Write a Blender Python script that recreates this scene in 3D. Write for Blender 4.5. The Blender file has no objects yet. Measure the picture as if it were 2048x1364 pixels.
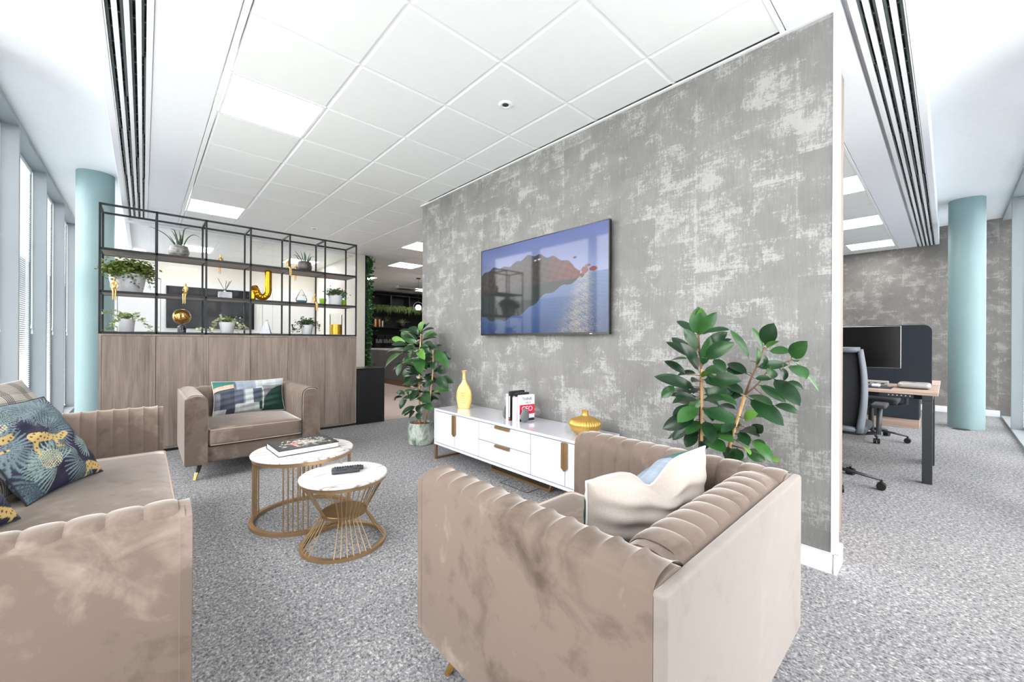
import bpy, bmesh, math, random
import numpy as np
from mathutils import Vector, Matrix, Euler
random.seed(7)
S = bpy.context.scene
COL = S.collection
PI = math.pi

# ------------------------------------------------------------------ camera
ZC = 1.14
FPX, YAW, ROLL = 801.55, 0.7436, 0.005
cam = bpy.data.cameras.new('camera'); camo = bpy.data.objects.new('camera', cam); COL.objects.link(camo)
cam.sensor_width = 36.0; cam.sensor_fit = 'HORIZONTAL'; cam.lens = FPX / 2048 * 36.0
cam.clip_start = 0.02; cam.clip_end = 200
_F = Vector((math.sin(YAW), math.cos(YAW), 0)); _R = Vector((math.cos(YAW), -math.sin(YAW), 0)); _U = Vector((0, 0, 1))
_R2 = math.cos(ROLL) * _R + math.sin(ROLL) * _U; _U2 = -math.sin(ROLL) * _R + math.cos(ROLL) * _U
_M = Matrix((_R2, _U2, -_F)).transposed().to_4x4(); _M.translation = Vector((0, 0, ZC))
camo.matrix_world = _M
S.camera = camo

def at(px, py, axis, val):
    """the point on the plane axis = val that lies behind a pixel of the photograph"""
    d = _F + _R2 * ((px - 1024) / FPX) - _U2 * ((py - 682) / FPX)
    c = Vector((0, 0, ZC)); t = (val - c[axis]) / d[axis]
    return c + d * t

# ------------------------------------------------------------------ sky, exposure
W = bpy.data.worlds.new('sky'); S.world = W; W.use_nodes = True
wn = W.node_tree; wn.nodes.clear()
w_out = wn.nodes.new('ShaderNodeOutputWorld'); w_bg = wn.nodes.new('ShaderNodeBackground')
w_tc = wn.nodes.new('ShaderNodeTexCoord'); w_sx = wn.nodes.new('ShaderNodeSeparateXYZ'); w_r = wn.nodes.new('ShaderNodeValToRGB')
w_r.color_ramp.elements[0].position = 0.42; w_r.color_ramp.elements[0].color = (0.64, 0.64, 0.62, 1)
w_r.color_ramp.elements[1].position = 0.62; w_r.color_ramp.elements[1].color = (0.99, 0.985, 0.995, 1)
w_mr = wn.nodes.new('ShaderNodeMapRange'); w_mr.inputs[1].default_value = -1; w_mr.inputs[2].default_value = 1
wn.links.new(w_tc.outputs['Generated'], w_sx.inputs[0]); wn.links.new(w_sx.outputs['Z'], w_mr.inputs[0])
wn.links.new(w_mr.outputs[0], w_r.inputs[0]); wn.links.new(w_r.outputs[0], w_bg.inputs[0]); wn.links.new(w_bg.outputs[0], w_out.inputs[0])
SKY = 3.9
w_bg.inputs[1].default_value = SKY
S.view_settings.view_transform = 'Standard'; S.view_settings.look = 'None'
S.view_settings.gamma = 1.0; S.view_settings.use_curve_mapping = False
S.view_settings.exposure = 1.1
LAMP = 9.5
try:
    S.cycles.max_bounces = 10; S.cycles.diffuse_bounces = 6; S.cycles.glossy_bounces = 4; S.cycles.transmission_bounces = 6
    S.cycles.transparent_max_bounces = 16; S.cycles.sample_clamp_indirect = 8; S.cycles.use_denoising = True
    S.cycles.caustics_reflective = False; S.cycles.caustics_refractive = False
except Exception:
    pass

def portal(name, loc, rot, sx, sy):
    l = bpy.data.lights.new(name, 'AREA'); l.shape = 'RECTANGLE'; l.size = sx; l.size_y = sy
    try: l.cycles.is_portal = True
    except Exception: return
    o = bpy.data.objects.new(name, l); COL.objects.link(o); o.location = loc; o.rotation_euler = rot
portal('window_portal', (-1.02, 4.9, 1.5), (0, -PI / 2, 0), 3.1, 12.6)
portal('window_portal', (4.4, -0.78, 1.5), (PI / 2, 0, 0), 10.6, 3.1)

# ------------------------------------------------------------------ materials
def C(r, g=None, b=None):
    if g is None: g = b = r
    f = lambda v: (v / 255 / 12.92) if v / 255 <= 0.04045 else ((v / 255 + 0.055) / 1.055) ** 2.4
    return (f(r), f(g), f(b), 1)

class NT:
    def __init__(s, name):
        s.m = bpy.data.materials.new(name); s.m.use_nodes = True; s.t = s.m.node_tree
        s.b = s.t.nodes['Principled BSDF']; s.o = s.t.nodes['Material Output']
    def n(s, typ, **kw):
        x = s.t.nodes.new(typ)
        for k, v in kw.items(): setattr(x, k, v)
        return x
    def l(s, a, b): s.t.links.new(a, b)
    def val(s, sock, v):
        if hasattr(v, 'is_output') or isinstance(v, bpy.types.NodeSocket): s.l(v, sock)
        else: sock.default_value = v
    def math(s, op, a, b=0.0, clamp=False):
        x = s.n('ShaderNodeMath', operation=op); x.use_clamp = clamp; s.val(x.inputs[0], a); s.val(x.inputs[1], b); return x.outputs[0]
    def mix(s, f, a, b, bt='MIX'):
        x = s.n('ShaderNodeMix', data_type='RGBA', blend_type=bt); s.val(x.inputs[0], f); s.val(x.inputs[6], a); s.val(x.inputs[7], b); return x.outputs[2]
    def ramp(s, f, stops):
        x = s.n('ShaderNodeValToRGB'); e = x.color_ramp.elements
        while len(e) < len(stops): e.new(0.5)
        for k, (p, c) in enumerate(stops): e[k].position = p; e[k].color = c
        s.l(f, x.inputs[0]); return x.outputs[0]
    def noise(s, vec, scale, detail=3, rough=0.55, dist=0.0):
        x = s.n('ShaderNodeTexNoise'); x.inputs['Scale'].default_value = scale; x.inputs['Detail'].default_value = detail
        x.inputs['Roughness'].default_value = rough; x.inputs['Distortion'].default_value = dist
        if vec is not None: s.l(vec, x.inputs['Vector'])
        return x.outputs['Fac']
    def pos(s): return s.n('ShaderNodeNewGeometry').outputs['Position']
    def obj(s): return s.n('ShaderNodeTexCoord').outputs['Object']
    def scale(s, vec, xyz, loc=(0, 0, 0)):
        x = s.n('ShaderNodeMapping'); x.inputs['Scale'].default_value = xyz; x.inputs['Location'].default_value = loc; s.l(vec, x.inputs[0]); return x.outputs[0]
    def bump(s, h, strength=0.3, dist=0.01):
        x = s.n('ShaderNodeBump'); x.inputs['Strength'].default_value = strength; x.inputs['Distance'].default_value = dist
        s.l(h, x.inputs['Height']); s.l(x.outputs[0], s.b.inputs['Normal'])
    def set(s, **kw):
        for k, v in kw.items():
            k = {'base': 'Base Color', 'rough': 'Roughness', 'metal': 'Metallic', 'spec': 'Specular IOR Level', 'coat': 'Coat Weight', 'coatr': 'Coat Roughness',
                 'sheen': 'Sheen Weight', 'sheenr': 'Sheen Roughness', 'sheent': 'Sheen Tint', 'trans': 'Transmission Weight', 'ior': 'IOR', 'em': 'Emission Color', 'ems': 'Emission Strength', 'alpha': 'Alpha'}[k]
            s.val(s.b.inputs[k], v)
        return s

def plain(name, col, rough=0.5, metal=0.0, var=0.06, vs=14, **kw):
    """colour with a faint procedural mottling"""
    m = NT(name); f = m.noise(m.pos(), vs, 3)
    lo = tuple(c * (1 - var) for c in col[:3]) + (1,); hi = tuple(min(1, c * (1 + var)) for c in col[:3]) + (1,)
    m.set(base=m.ramp(f, [(0.3, lo), (0.7, hi)]), rough=rough, metal=metal, **kw)
    return m.m

def glow(name, col, strength):
    m = NT(name); m.set(base=(0.9, 0.9, 0.9, 1), em=col, ems=strength); return m.m

def clear(name, tint=(1, 1, 1, 1), ior=1.13, rough=0.02):
    """thin clear pane: straight through plus a mirror share that grows at a grazing angle"""
    m = NT(name); m.t.nodes.remove(m.b)
    a = m.n('ShaderNodeBsdfTransparent'); a.inputs[0].default_value = tint
    g = m.n('ShaderNodeBsdfGlossy'); g.inputs['Roughness'].default_value = rough
    lw = m.n('ShaderNodeFresnel'); lw.inputs[0].default_value = ior
    mx = m.n('ShaderNodeMixShader'); m.l(lw.outputs[0], mx.inputs[0]); m.l(a.outputs[0], mx.inputs[1]); m.l(g.outputs[0], mx.inputs[2])
    m.l(mx.outputs[0], m.o.inputs[0]); return m.m

def velvet(name, base, dark, light, marks=1.0):
    """pile with brushed patches; the pile brightens at a grazing angle"""
    m = NT(name); p = m.pos()
    a = m.noise(m.scale(p, (1, 1, 0.85)), 2.6, 6, 0.6, 0.9); b = m.noise(p, 7.5, 5, 0.62, 1.2); c = m.noise(p, 420, 2)
    f = m.math('ADD', m.math('MULTIPLY', a, 0.66), m.math('MULTIPLY', b, 0.34))
    w = 0.5 / marks
    col = m.ramp(f, [(max(0.0, 0.5 - 0.20 * w * 2), dark), (0.5 - 0.04 * w * 2, base), (0.5 + 0.05 * w * 2, base), (min(1.0, 0.5 + 0.17 * w * 2), light)])
    m.set(base=col, rough=0.85, spec=0.1, sheen=0.75, sheenr=0.32, sheent=(1, 0.95, 0.90, 1)); m.bump(c, 0.05, 0.002); return m.m

def wood(name, lo, mid, hi, grain='Z', rough=0.55, sc=1.0):
    m = NT(name); p = m.pos(); r = m.n('ShaderNodeObjectInfo').outputs['Random']
    off = m.n('ShaderNodeCombineXYZ'); m.l(m.math('MULTIPLY', r, 37.0), off.inputs[0]); m.l(m.math('MULTIPLY', r, 11.0), off.inputs[1]); m.l(m.math('MULTIPLY', r, 23.0), off.inputs[2])
    ad = m.n('ShaderNodeVectorMath', operation='ADD'); m.l(p, ad.inputs[0]); m.l(off.outputs[0], ad.inputs[1]); p = ad.outputs[0]
    st = {'Z': (1, 1, 0.12), 'X': (0.12, 1, 1), 'Y': (1, 0.12, 1)}[grain]
    a = m.noise(m.scale(p, st), 9 * sc, 5, 0.6, 1.2); b = m.noise(m.scale(p, tuple(v if v == 1 else 0.03 for v in st)), 75 * sc, 3, 0.6)
    f = m.math('ADD', m.math('MULTIPLY', a, 0.6), m.math('MULTIPLY', b, 0.4))
    m.set(base=m.ramp(f, [(0.30, lo), (0.5, mid), (0.68, hi)]), rough=rough); m.bump(b, 0.1, 0.002); return m.m

def wallpaper(name, k=1.0, tint=(1, 1, 1)):
    """distressed plaster print: woven vertical and horizontal wear over grey drops of paper"""
    m = NT(name); p = m.pos(); sp = m.n('ShaderNodeSeparateXYZ'); m.l(p, sp.inputs[0])
    u = sp.outputs['Y']; v = sp.outputs['Z']
    big = m.noise(m.scale(p, (1, 1, 0.8)), 2.4, 4, 0.6); cloud = m.noise(p, 7, 4, 0.6)
    blotch = m.noise(m.scale(p, (1, 0.75, 1)), 8.5, 3, 0.55, 0.3)
    ver = m.noise(m.scale(p, (1, 1, 0.10)), 120, 3, 0.7); hor = m.noise(m.scale(p, (1, 0.10, 1)), 120, 3, 0.7)
    fine = m.noise(p, 75, 5, 0.8)
    # drops of paper, each with its own offset and tone
    cu = m.math('FLOOR', m.math('DIVIDE', u, 0.265)); du = m.math('FLOOR', m.math('DIVIDE', u, 0.53))
    vv_ = m.math('ADD', m.math('DIVIDE', v, 0.32), m.math('MULTIPLY', cu, 0.37)); cv = m.math('FLOOR', vv_)
    cell = m.n('ShaderNodeCombineXYZ'); m.l(cu, cell.inputs[0]); m.l(cv, cell.inputs[1])
    wnz = m.n('ShaderNodeTexWhiteNoise'); m.l(cell.outputs[0], wnz.inputs['Vector']); tone = wnz.outputs['Value']
    fu = m.math('FRACT', m.math('DIVIDE', u, 0.53)); seam = m.math('ADD', m.math('LESS_THAN', fu, 0.02), m.math('GREATER_THAN', fu, 0.985))
    fv = m.math('FRACT', vv_); ledge = m.math('MULTIPLY', m.math('LESS_THAN', fv, 0.07), m.math('GREATER_THAN', tone, 0.45))
    w = m.math('ADD', m.math('MULTIPLY', blotch, 0.62), m.math('ADD', m.math('MULTIPLY', ver, 0.26), m.math('ADD', m.math('MULTIPLY', hor, 0.26), m.math('MULTIPLY', big, 0.22))))
    w = m.math('ADD', w, m.math('MULTIPLY', fine, 0.55)); w = m.math('ADD', w, m.math('MULTIPLY', tone, 0.07))
    w = m.math('ADD', w, m.math('ADD', m.math('MULTIPLY', seam, 0.045), m.math('MULTIPLY', ledge, 0.05)))
    wear = m.n('ShaderNodeMapRange'); wear.inputs[1].default_value = 1.02; wear.inputs[2].default_value = 1.11; m.l(w, wear.inputs[0])
    g1 = m.math('ADD', m.math('MULTIPLY', big, 0.40), m.math('ADD', m.math('MULTIPLY', cloud, 0.27), m.math('ADD', m.math('MULTIPLY', ver, 0.24), m.math('MULTIPLY', tone, 0.10))))
    ground = m.ramp(g1, [(0.34, C(150 * k, 149 * k, 147 * k)), (0.50, C(166 * k, 165 * k, 163 * k)), (0.64, C(180 * k, 179 * k, 177 * k))])
    col = m.mix(m.math('MULTIPLY', wear.outputs[0], 0.62), ground, C(228 * k, 228 * k, 225 * k))
    if tint != (1, 1, 1): col = m.mix(1.0, col, tuple(tint) + (1,), 'MULTIPLY')
    m.set(base=col, rough=0.75, spec=0.2); m.bump(w, 0.12, 0.003); return m.m

def carpet(name):
    m = NT(name); p = m.pos()
    a = m.noise(m.scale(p, (1.0, 0.75, 1)), 105, 3, 0.65, 0.6); b = m.noise(p, 38, 2); c = m.noise(p, 1.1, 2)
    f = m.math('ADD', m.math('MULTIPLY', a, 0.72), m.math('ADD', m.math('MULTIPLY', b, 0.2), m.math('MULTIPLY', c, 0.08)))
    m.set(base=m.ramp(f, [(0.36, C(80, 80, 83)), (0.47, C(132, 132, 134)), (0.55, C(154, 153, 154)), (0.64, C(204, 202, 200))]), rough=0.95, spec=0.05)
    m.bump(a, 0.5, 0.006); return m.m

def marble(name, base, vein):
    m = NT(name); p = m.pos()
    a = m.noise(m.scale(p, (0.6, 2.2, 1), (0.3, 0.1, 0)), 2.1, 4, 0.5, 1.2); d = m.math('ABSOLUTE', m.math('SUBTRACT', a, 0.5))
    m.set(base=m.ramp(d, [(0.0, vein), (0.016, base), (1.0, base)]), rough=0.25, coat=0.2); return m.m

def painted(name, attr='print', rough=0.7, **kw):
    m = NT(name); a = m.n('ShaderNodeVertexColor'); a.layer_name = attr; fine = m.noise(m.pos(), 260, 2)
    dk_ = m.mix(1.0, a.outputs[0], (0.72, 0.72, 0.72, 1), 'MULTIPLY')
    col = m.mix(0.10, dk_, m.ramp(fine, [(0.3, (0.1, 0.1, 0.1, 1)), (0.7, (0.9, 0.9, 0.9, 1))]), 'OVERLAY')
    m.set(base=col, rough=rough, **kw); return m.m

M = {}
M['velvet'] = velvet('beige_velvet', C(112, 99, 90), C(80, 69, 61), C(142, 128, 118), 1.12)
M['velvet_smooth_lit'] = velvet('beige_velvet_smooth_lit_pile', C(136, 128, 123), C(112, 101, 93), C(146, 138, 133), 0.8)  # back panels: fewer brush marks, base lightened where window light catches the nap
M['piping'] = plain('velvet_piping', C(168, 150, 136), 0.8)
M['paper'] = wallpaper('distressed_wallpaper', 0.775)
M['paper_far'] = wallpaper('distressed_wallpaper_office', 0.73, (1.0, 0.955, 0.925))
M['carpet'] = carpet('grey_carpet')
M['vinyl'] = plain('beige_vinyl', C(196, 178, 168), 0.35, vs=5)
M['white'] = plain('white_paint', C(236, 238, 240), 0.6, var=0.015)
M['cream'] = plain('cream_wall_paint', C(204, 200, 191), 0.6, var=0.015)
M['panelwhite'] = plain('white_wall_panel', C(204, 205, 205), 0.3, var=0.01)
M['trimwhite'] = plain('white_gloss_paint', C(238, 239, 242), 0.4, var=0.01)
M['tile'] = plain('ceiling_tile_metal', C(238, 240, 239), 0.55, var=0.01)
M['tee'] = plain('ceiling_grid_paint', C(244, 245, 245), 0.5, var=0.01)
M['strip'] = plain('plasterboard_white', C(238, 241, 246), 0.7, var=0.01)
M['slotdark'] = plain('slot_black', C(26, 30, 31), 0.6)
M['slotblade'] = plain('slot_blade_grey', C(88, 96, 98), 0.45, metal=0.3)
M['alu'] = plain('grey_window_metal', C(158, 164, 168), 0.5, var=0.03, vs=3)
M['soffit'] = plain('window_head_grey', C(150, 158, 162), 0.5, var=0.03)
M['glass'] = clear('window_glass')
M['slat'] = NT('blind_slat'); 
def _slat(m):
    tr = m.n('ShaderNodeBsdfTranslucent'); tr.inputs[0].default_value = (0.8, 0.84, 0.88, 1)
    df = m.n('ShaderNodeBsdfDiffuse'); f = m.noise(m.pos(), 30, 2)
    m.l(m.ramp(f, [(0.3, C(226, 232, 238)), (0.7, C(236, 240, 244))]), df.inputs[0])
    mx = m.n('ShaderNodeMixShader'); mx.inputs[0].default_value = 0.3; m.l(df.outputs[0], mx.inputs[1]); m.l(tr.outputs[0], mx.inputs[2]); m.l(mx.outputs[0], m.o.inputs[0]); return m.m
M['slat'] = _slat(M['slat'])
M['teal'] = plain('pale_teal_paint', C(138, 164, 166), 0.5, var=0.03, vs=3)
M['greywood'] = wood('grey_oak_laminate', C(98, 85, 76), C(130, 116, 106), C(152, 138, 128))
M['greywoodx'] = wood('grey_oak_shelf', C(118, 104, 95), C(150, 136, 126), C(172, 158, 148), 'X')
M['deskwood'] = wood('walnut_desk', C(150, 126, 110), C(184, 160, 144), C(205, 184, 168), 'Y', 0.5)
M['floorwood'] = wood('brown_plinth_wood', C(92, 66, 54), C(122, 90, 74), C(140, 108, 92), 'Y')
M['black'] = plain('black_metal', C(38, 41, 44), 0.45, metal=0.4)
M['satinblack'] = plain('satin_black', C(20, 20, 22), 0.4)
M['bronze'] = plain('antique_bronze', C(160, 130, 92), 0.42, metal=0.85, var=0.05)
M['goldrod'] = plain('brushed_gold', C(184, 154, 116), 0.38, metal=0.85, var=0.04)
M['brass'] = plain('polished_brass', C(226, 186, 108), 0.22, metal=1.0, var=0.03)
M['balloon'] = plain('balloon_gold', C(214, 158, 40), 0.16, metal=1.0, var=0.03)
M['gold'] = plain('matt_gold', C(206, 164, 88), 0.38, metal=0.75, var=0.04)
M['palegold'] = plain('pale_gold_lacquer', C(222, 190, 122), 0.42, metal=0.5, var=0.03)
M['figure'] = plain('figure_gold', C(224, 180, 110), 0.28, metal=0.8, var=0.05)
M['gloss'] = plain('white_gloss_lacquer', C(214, 217, 226), 0.12, var=0.005, coat=0.5)
M['consoletop'] = plain('console_top_lacquer', C(206, 207, 214), 0.07, var=0.005, coat=0.8)
M['stone'] = marble('white_sintered_stone', C(200, 198, 198), C(140, 126, 112))
M['charcoal'] = plain('charcoal_plastic', C(48, 52, 56), 0.45)
M['tvblack'] = plain('tv_bezel', C(16, 16, 18), 0.25)
M['darkscreen'] = plain('dark_screen', C(22, 25, 30), 0.2, spec=0.25)
M['potwhite'] = plain('white_ceramic', C(206, 208, 214), 0.45, var=0.02)
M['potgrey'] = NT('hammered_grey_pot')
def _hp(m):
    a = m.noise(m.scale(m.pos(), (1, 1, 3)), 24, 4, 0.6); m.set(base=m.ramp(a, [(0.3, C(84, 84, 82)), (0.6, C(150, 150, 146)), (0.75, C(188, 188, 184))]), rough=0.4, metal=0.4); m.bump(a, 0.3, 0.004); return m.m
M['potgrey'] = _hp(M['potgrey'])
M['potbrown'] = plain('dark_pewter_pot', C(88, 82, 80), 0.35, metal=0.5, var=0.15)
def _reactive():
    m = NT('reactive_glaze'); p = m.pos(); a = m.noise(m.scale(p, (1, 1, 0.5)), 14, 6, 0.7, 0.8); b = m.noise(p, 60, 3)
    m.set(base=m.ramp(a, [(0.34, C(74, 92, 84)), (0.44, C(150, 164, 152)), (0.6, C(206, 212, 200)), (0.75, C(222, 224, 214))]), rough=0.3, coat=0.3); m.bump(b, 0.1, 0.003); return m.m
M['reactive'] = _reactive()
M['soil'] = plain('clay_pellets', C(128, 74, 48), 0.9, var=0.35, vs=90)
def leafmat(name, a, b, c, rough=0.3):
    m = NT(name); f = m.noise(m.pos(), 9, 3); r = m.n('ShaderNodeObjectInfo').outputs['Random']
    col = m.ramp(m.math('ADD', m.math('MULTIPLY', f, 0.55), m.math('MULTIPLY', r, 0.5)), [(0.30, a), (0.6, b), (0.88, c)])
    m.set(base=col, rough=rough, spec=0.5); return m.m
M['ficus'] = leafmat('ficus_leaf', C(20, 44, 25), C(30, 66, 33), C(54, 100, 42))
M['ficusnew'] = leafmat('ficus_new_leaf', C(74, 122, 44), C(96, 142, 56), C(112, 154, 64))
M['smallleaf'] = leafmat('small_leaf', C(108, 126, 58), C(146, 164, 84), C(188, 192, 124), 0.5)
M['redleaf'] = leafmat('bronze_leaf', C(140, 108, 50), C(164, 130, 66), C(172, 148, 80), 0.5)
M['ivyleaf'] = leafmat('variegated_leaf', C(116, 142, 88), C(166, 184, 124), C(222, 226, 194), 0.5)
M['darkleaf'] = leafmat('dark_small_leaf', C(62, 90, 58), C(90, 118, 76), C(120, 146, 100), 0.5)
M['aloe'] = leafmat('aloe_leaf', C(38, 62, 40), C(56, 84, 54), C(70, 98, 66), 0.45)
M['moss'] = leafmat('living_wall_leaf', C(20, 52, 30), C(36, 84, 46), C(66, 120, 66), 0.5)
M['fern'] = leafmat('hanging_fern', C(98, 118, 52), C(130, 148, 68), C(156, 166, 88), 0.6)
M['cane'] = wood('bamboo_cane', C(160, 122, 78), C(196, 158, 108), C(220, 188, 142), 'Z', 0.5, 1.5)
M['stem'] = plain('brown_stem', C(110, 84, 62), 0.8, var=0.2)
M['kitchen'] = plain('kitchen_charcoal', C(50, 51, 54), 0.5, var=0.08)
M['kitchenlight'] = plain('peninsula_grey', C(104, 104, 106), 0.5, var=0.05)
M['kitchendark'] = plain('kitchen_recess_black', C(28, 31, 32), 0.6)
M['worktop'] = plain('pale_worktop', C(190, 188, 186), 0.35)
M['copper'] = plain('copper_metal', C(214, 160, 120), 0.25, metal=0.95)
M['chrome'] = plain('brushed_steel', C(196, 198, 200), 0.22, metal=0.95, var=0.02)
M['silver'] = plain('silver_aluminium', C(188, 185, 184), 0.35, metal=0.35, var=0.01)
M['chairgrey'] = plain('chair_frame_grey', C(88, 94, 102), 0.45, var=0.03)
M['mesh'] = plain('black_mesh_fabric', C(34, 36, 40), 0.8, var=0.2, vs=200)
M['felt'] = plain('navy_felt_screen', C(42, 49, 58), 0.9, var=0.1, vs=120)
M['lime'] = plain('lime_glass', C(160, 222, 60), 0.2, trans=0.3)
M['amber'] = plain('mirrored_amber', C(206, 158, 92), 0.06, metal=0.9, var=0.1)
M['goldglass'] = plain('gold_leaf_glass', C(206, 160, 52), 0.3, metal=0.7, var=0.2, vs=60)
M['thinglass'] = clear('thin_glass', (0.93, 0.945, 0.945, 1), 1.14)
M['bluesand'] = plain('blue_liquid', C(92, 134, 156), 0.3)
M['crystal'] = plain('crystal_facets', C(214, 218, 224), 0.08, var=0.2, vs=60, trans=0.5)
M['bookend'] = plain('grey_bookend', C(104, 110, 108), 0.5, metal=0.2)
M['paperwhite'] = plain('page_white', C(216, 218, 226), 0.8, var=0.02)
M['panelglow'] = glow('ceiling_panel_light', (1.0, 0.985, 0.96, 1), LAMP)
M['bulb'] = glow('pendant_bulb', (1.0, 0.97, 0.92, 1), 14)
M['led'] = glow('standby_light', (1, 1, 1, 1), 1.5)
M['print'] = painted('printed_cloth')
M['printmetal'] = painted('printed_cover', rough=0.35)

# ------------------------------------------------------------------ mesh helper
class MB:
    def __init__(s): s.v = []; s.f = []; s.mi = []; s.cur = 0
    def add(s, vs, fs):
        o = len(s.v); s.v += [tuple(p) for p in vs]; s.f += [tuple(i + o for i in f) for f in fs]; s.mi += [s.cur] * len(fs); return s
    def box(s, x0, y0, z0, x1, y1, z1):
        x0, x1 = min(x0, x1), max(x0, x1); y0, y1 = min(y0, y1), max(y0, y1); z0, z1 = min(z0, z1), max(z0, z1)
        return s.add([(x0, y0, z0), (x1, y0, z0), (x1, y1, z0), (x0, y1, z0), (x0, y0, z1), (x1, y0, z1), (x1, y1, z1), (x0, y1, z1)],
                     [(3, 2, 1, 0), (4, 5, 6, 7), (0, 1, 5, 4), (1, 2, 6, 5), (2, 3, 7, 6), (3, 0, 4, 7)])
    def quad(s, a, b, c, d): return s.add([a, b, c, d], [(0, 1, 2, 3)])
    def lathe(s, prof, c=(0, 0, 0), n=24, flute=None, sx=1, sy=1, caps=True):
        vs = []; fs = []; k = len(prof)
        for i in range(n):
            a = 2 * PI * i / n
            for j, (r, z) in enumerate(prof):
                rr = flute(r, z, a) if flute else r
                vs.append((c[0] + rr * math.cos(a) * sx, c[1] + rr * math.sin(a) * sy, c[2] + z))
        for i in range(n):
            i2 = (i + 1) % n
            for j in range(k - 1):
                fs.append((i * k + j, i2 * k + j, i2 * k + j + 1, i * k + j + 1))
        if caps and prof[0][0] > 1e-5: fs.append(tuple(i * k for i in range(n - 1, -1, -1)))
        if caps and prof[-1][0] > 1e-5: fs.append(tuple(i * k + k - 1 for i in range(n)))
        return s.add(vs, fs)
    def tube(s, pts, r, n=8, closed=False, caps=True, flat=1.0):
        P = [Vector(p) for p in pts]; m = len(P); R = r if isinstance(r, (list, tuple)) else [r] * m
        vs = []; fs = []; prev = None
        for i in range(m):
            a = P[(i - 1) % m] if (closed or i > 0) else P[i]; b = P[(i + 1) % m] if (closed or i < m - 1) else P[i]
            t = (b - a).normalized() if (b - a).length > 1e-9 else Vector((0, 0, 1))
            if prev is None:
                u = t.cross(Vector((0, 0, 1)));
                if u.length < 1e-3: u = t.cross(Vector((1, 0, 0)))
            else:
                u = prev - t * prev.dot(t)
                if u.length < 1e-4: u = t.orthogonal()
            u.normalize(); prev = u; w = t.cross(u)
            for j in range(n):
                an = 2 * PI * j / n
                vs.append(P[i] + u * (R[i] * math.cos(an)) + w * (R[i] * flat * math.sin(an)))
        for i in range(m if closed else m - 1):
            i2 = (i + 1) % m
            for j in range(n):
                j2 = (j + 1) % n; fs.append((i * n + j, i * n + j2, i2 * n + j2, i2 * n + j))
        if caps and not closed:
            fs.append(tuple(range(n - 1, -1, -1))); fs.append(tuple((m - 1) * n + j for j in range(n)))
        return s.add(vs, fs)
    def grid(s, fn, nu, nv, wrap=False):
        vs = [fn(i / nu, j / nv) for i in range(nu + 1) for j in range(nv + 1)]
        fs = [(i * (nv + 1) + j, (i + 1) * (nv + 1) + j, (i + 1) * (nv + 1) + j + 1, i * (nv + 1) + j + 1) for i in range(nu) for j in range(nv)]
        return s.add(vs, fs)
    def prism(s, poly, a0, a1, axis=2):
        """poly in the two other axes, extruded along axis"""
        def P(p, h):
            q = list(p); q.insert(axis, h); return q
        n = len(poly); vs = [P(p, a0) for p in poly] + [P(p, a1) for p in poly]
        return s.add(vs, [tuple(range(n - 1, -1, -1)), tuple(range(n, 2 * n))] + [(i, (i + 1) % n, n + (i + 1) % n, n + i) for i in range(n)])
    def sphere(s, c, r, n=14, m=8, sx=1, sy=1, sz=1):
        prof = [(max(0.0, r * math.sin(PI * j / m)), -r * math.cos(PI * j / m) * sz) for j in range(m + 1)]
        prof[0] = (0, prof[0][1]); prof[-1] = (0, prof[-1][1]); return s.lathe(prof, c, n, None, sx, sy)
    def mesh(s, name, mats, smooth=None, recalc=True, weld=True):
        me = bpy.data.meshes.new(name); me.from_pydata(s.v, [], s.f)
        for m in (mats if isinstance(mats, (list, tuple)) else [mats]): me.materials.append(m)
        if any(s.mi): me.polygons.foreach_set('material_index', s.mi)
        if recalc:
            b = bmesh.new(); b.from_mesh(me)
            if weld: bmesh.ops.remove_doubles(b, verts=b.verts, dist=1e-6)
            bmesh.ops.recalc_face_normals(b, faces=b.faces); b.to_mesh(me); b.free()
        if smooth is not None:
            me.polygons.foreach_set('use_smooth', [True] * len(me.polygons))
            if smooth < 170:
                try: me.set_sharp_from_angle(angle=math.radians(smooth))
                except Exception: pass
        me.update(); return me
    def build(s, name, mats, parent=None, smooth=None, bevel=0, seg=2, recalc=True):
        me = s.mesh(name, mats, smooth, recalc); o = link(name, me, parent)
        if bevel:
            b = o.modifiers.new('bevel', 'BEVEL'); b.width = bevel; b.segments = seg; b.limit_method = 'ANGLE'; b.angle_limit = math.radians(40)
            if smooth is None: me.polygons.foreach_set('use_smooth', [True] * len(me.polygons)); b.harden_normals = True
        return o

def link(name, data, parent=None):
    o = bpy.data.objects.new(name, data); COL.objects.link(o)
    if parent is not None: o.parent = parent
    return o
def tag(o, label, cat, group=None):
    o['label'] = label; o['category'] = cat
    if group: o['group'] = group
    return o
def thing(name, label, cat, loc=(0, 0, 0), rz=0.0, group=None):
    o = bpy.data.objects.new(name, None); COL.objects.link(o); o.location = loc; o.rotation_euler = (0, 0, rz); o.empty_display_size = 0.1
    return tag(o, label, cat, group)
def struct(name, mb, mat, parent=None, **kw):
    o = mb.build(name, mat, parent, **kw); o['kind'] = 'structure'; return o
def shell(name, loc=(0, 0, 0)):
    o = bpy.data.objects.new(name, None); COL.objects.link(o); o.location = loc; o['kind'] = 'structure'; return o
def stuff(o): o['kind'] = 'stuff'; return o
def copy_tree(o, parent=None):
    c = o.copy(); COL.objects.link(c)
    if parent is not None: c.parent = parent
    for ch in list(o.children): copy_tree(ch, c)
    return c
def paint(me, cols):
    a = me.color_attributes.new('print', 'FLOAT_COLOR', 'POINT')
    a.data.foreach_set('color', np.asarray(cols, np.float32).ravel())

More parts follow.
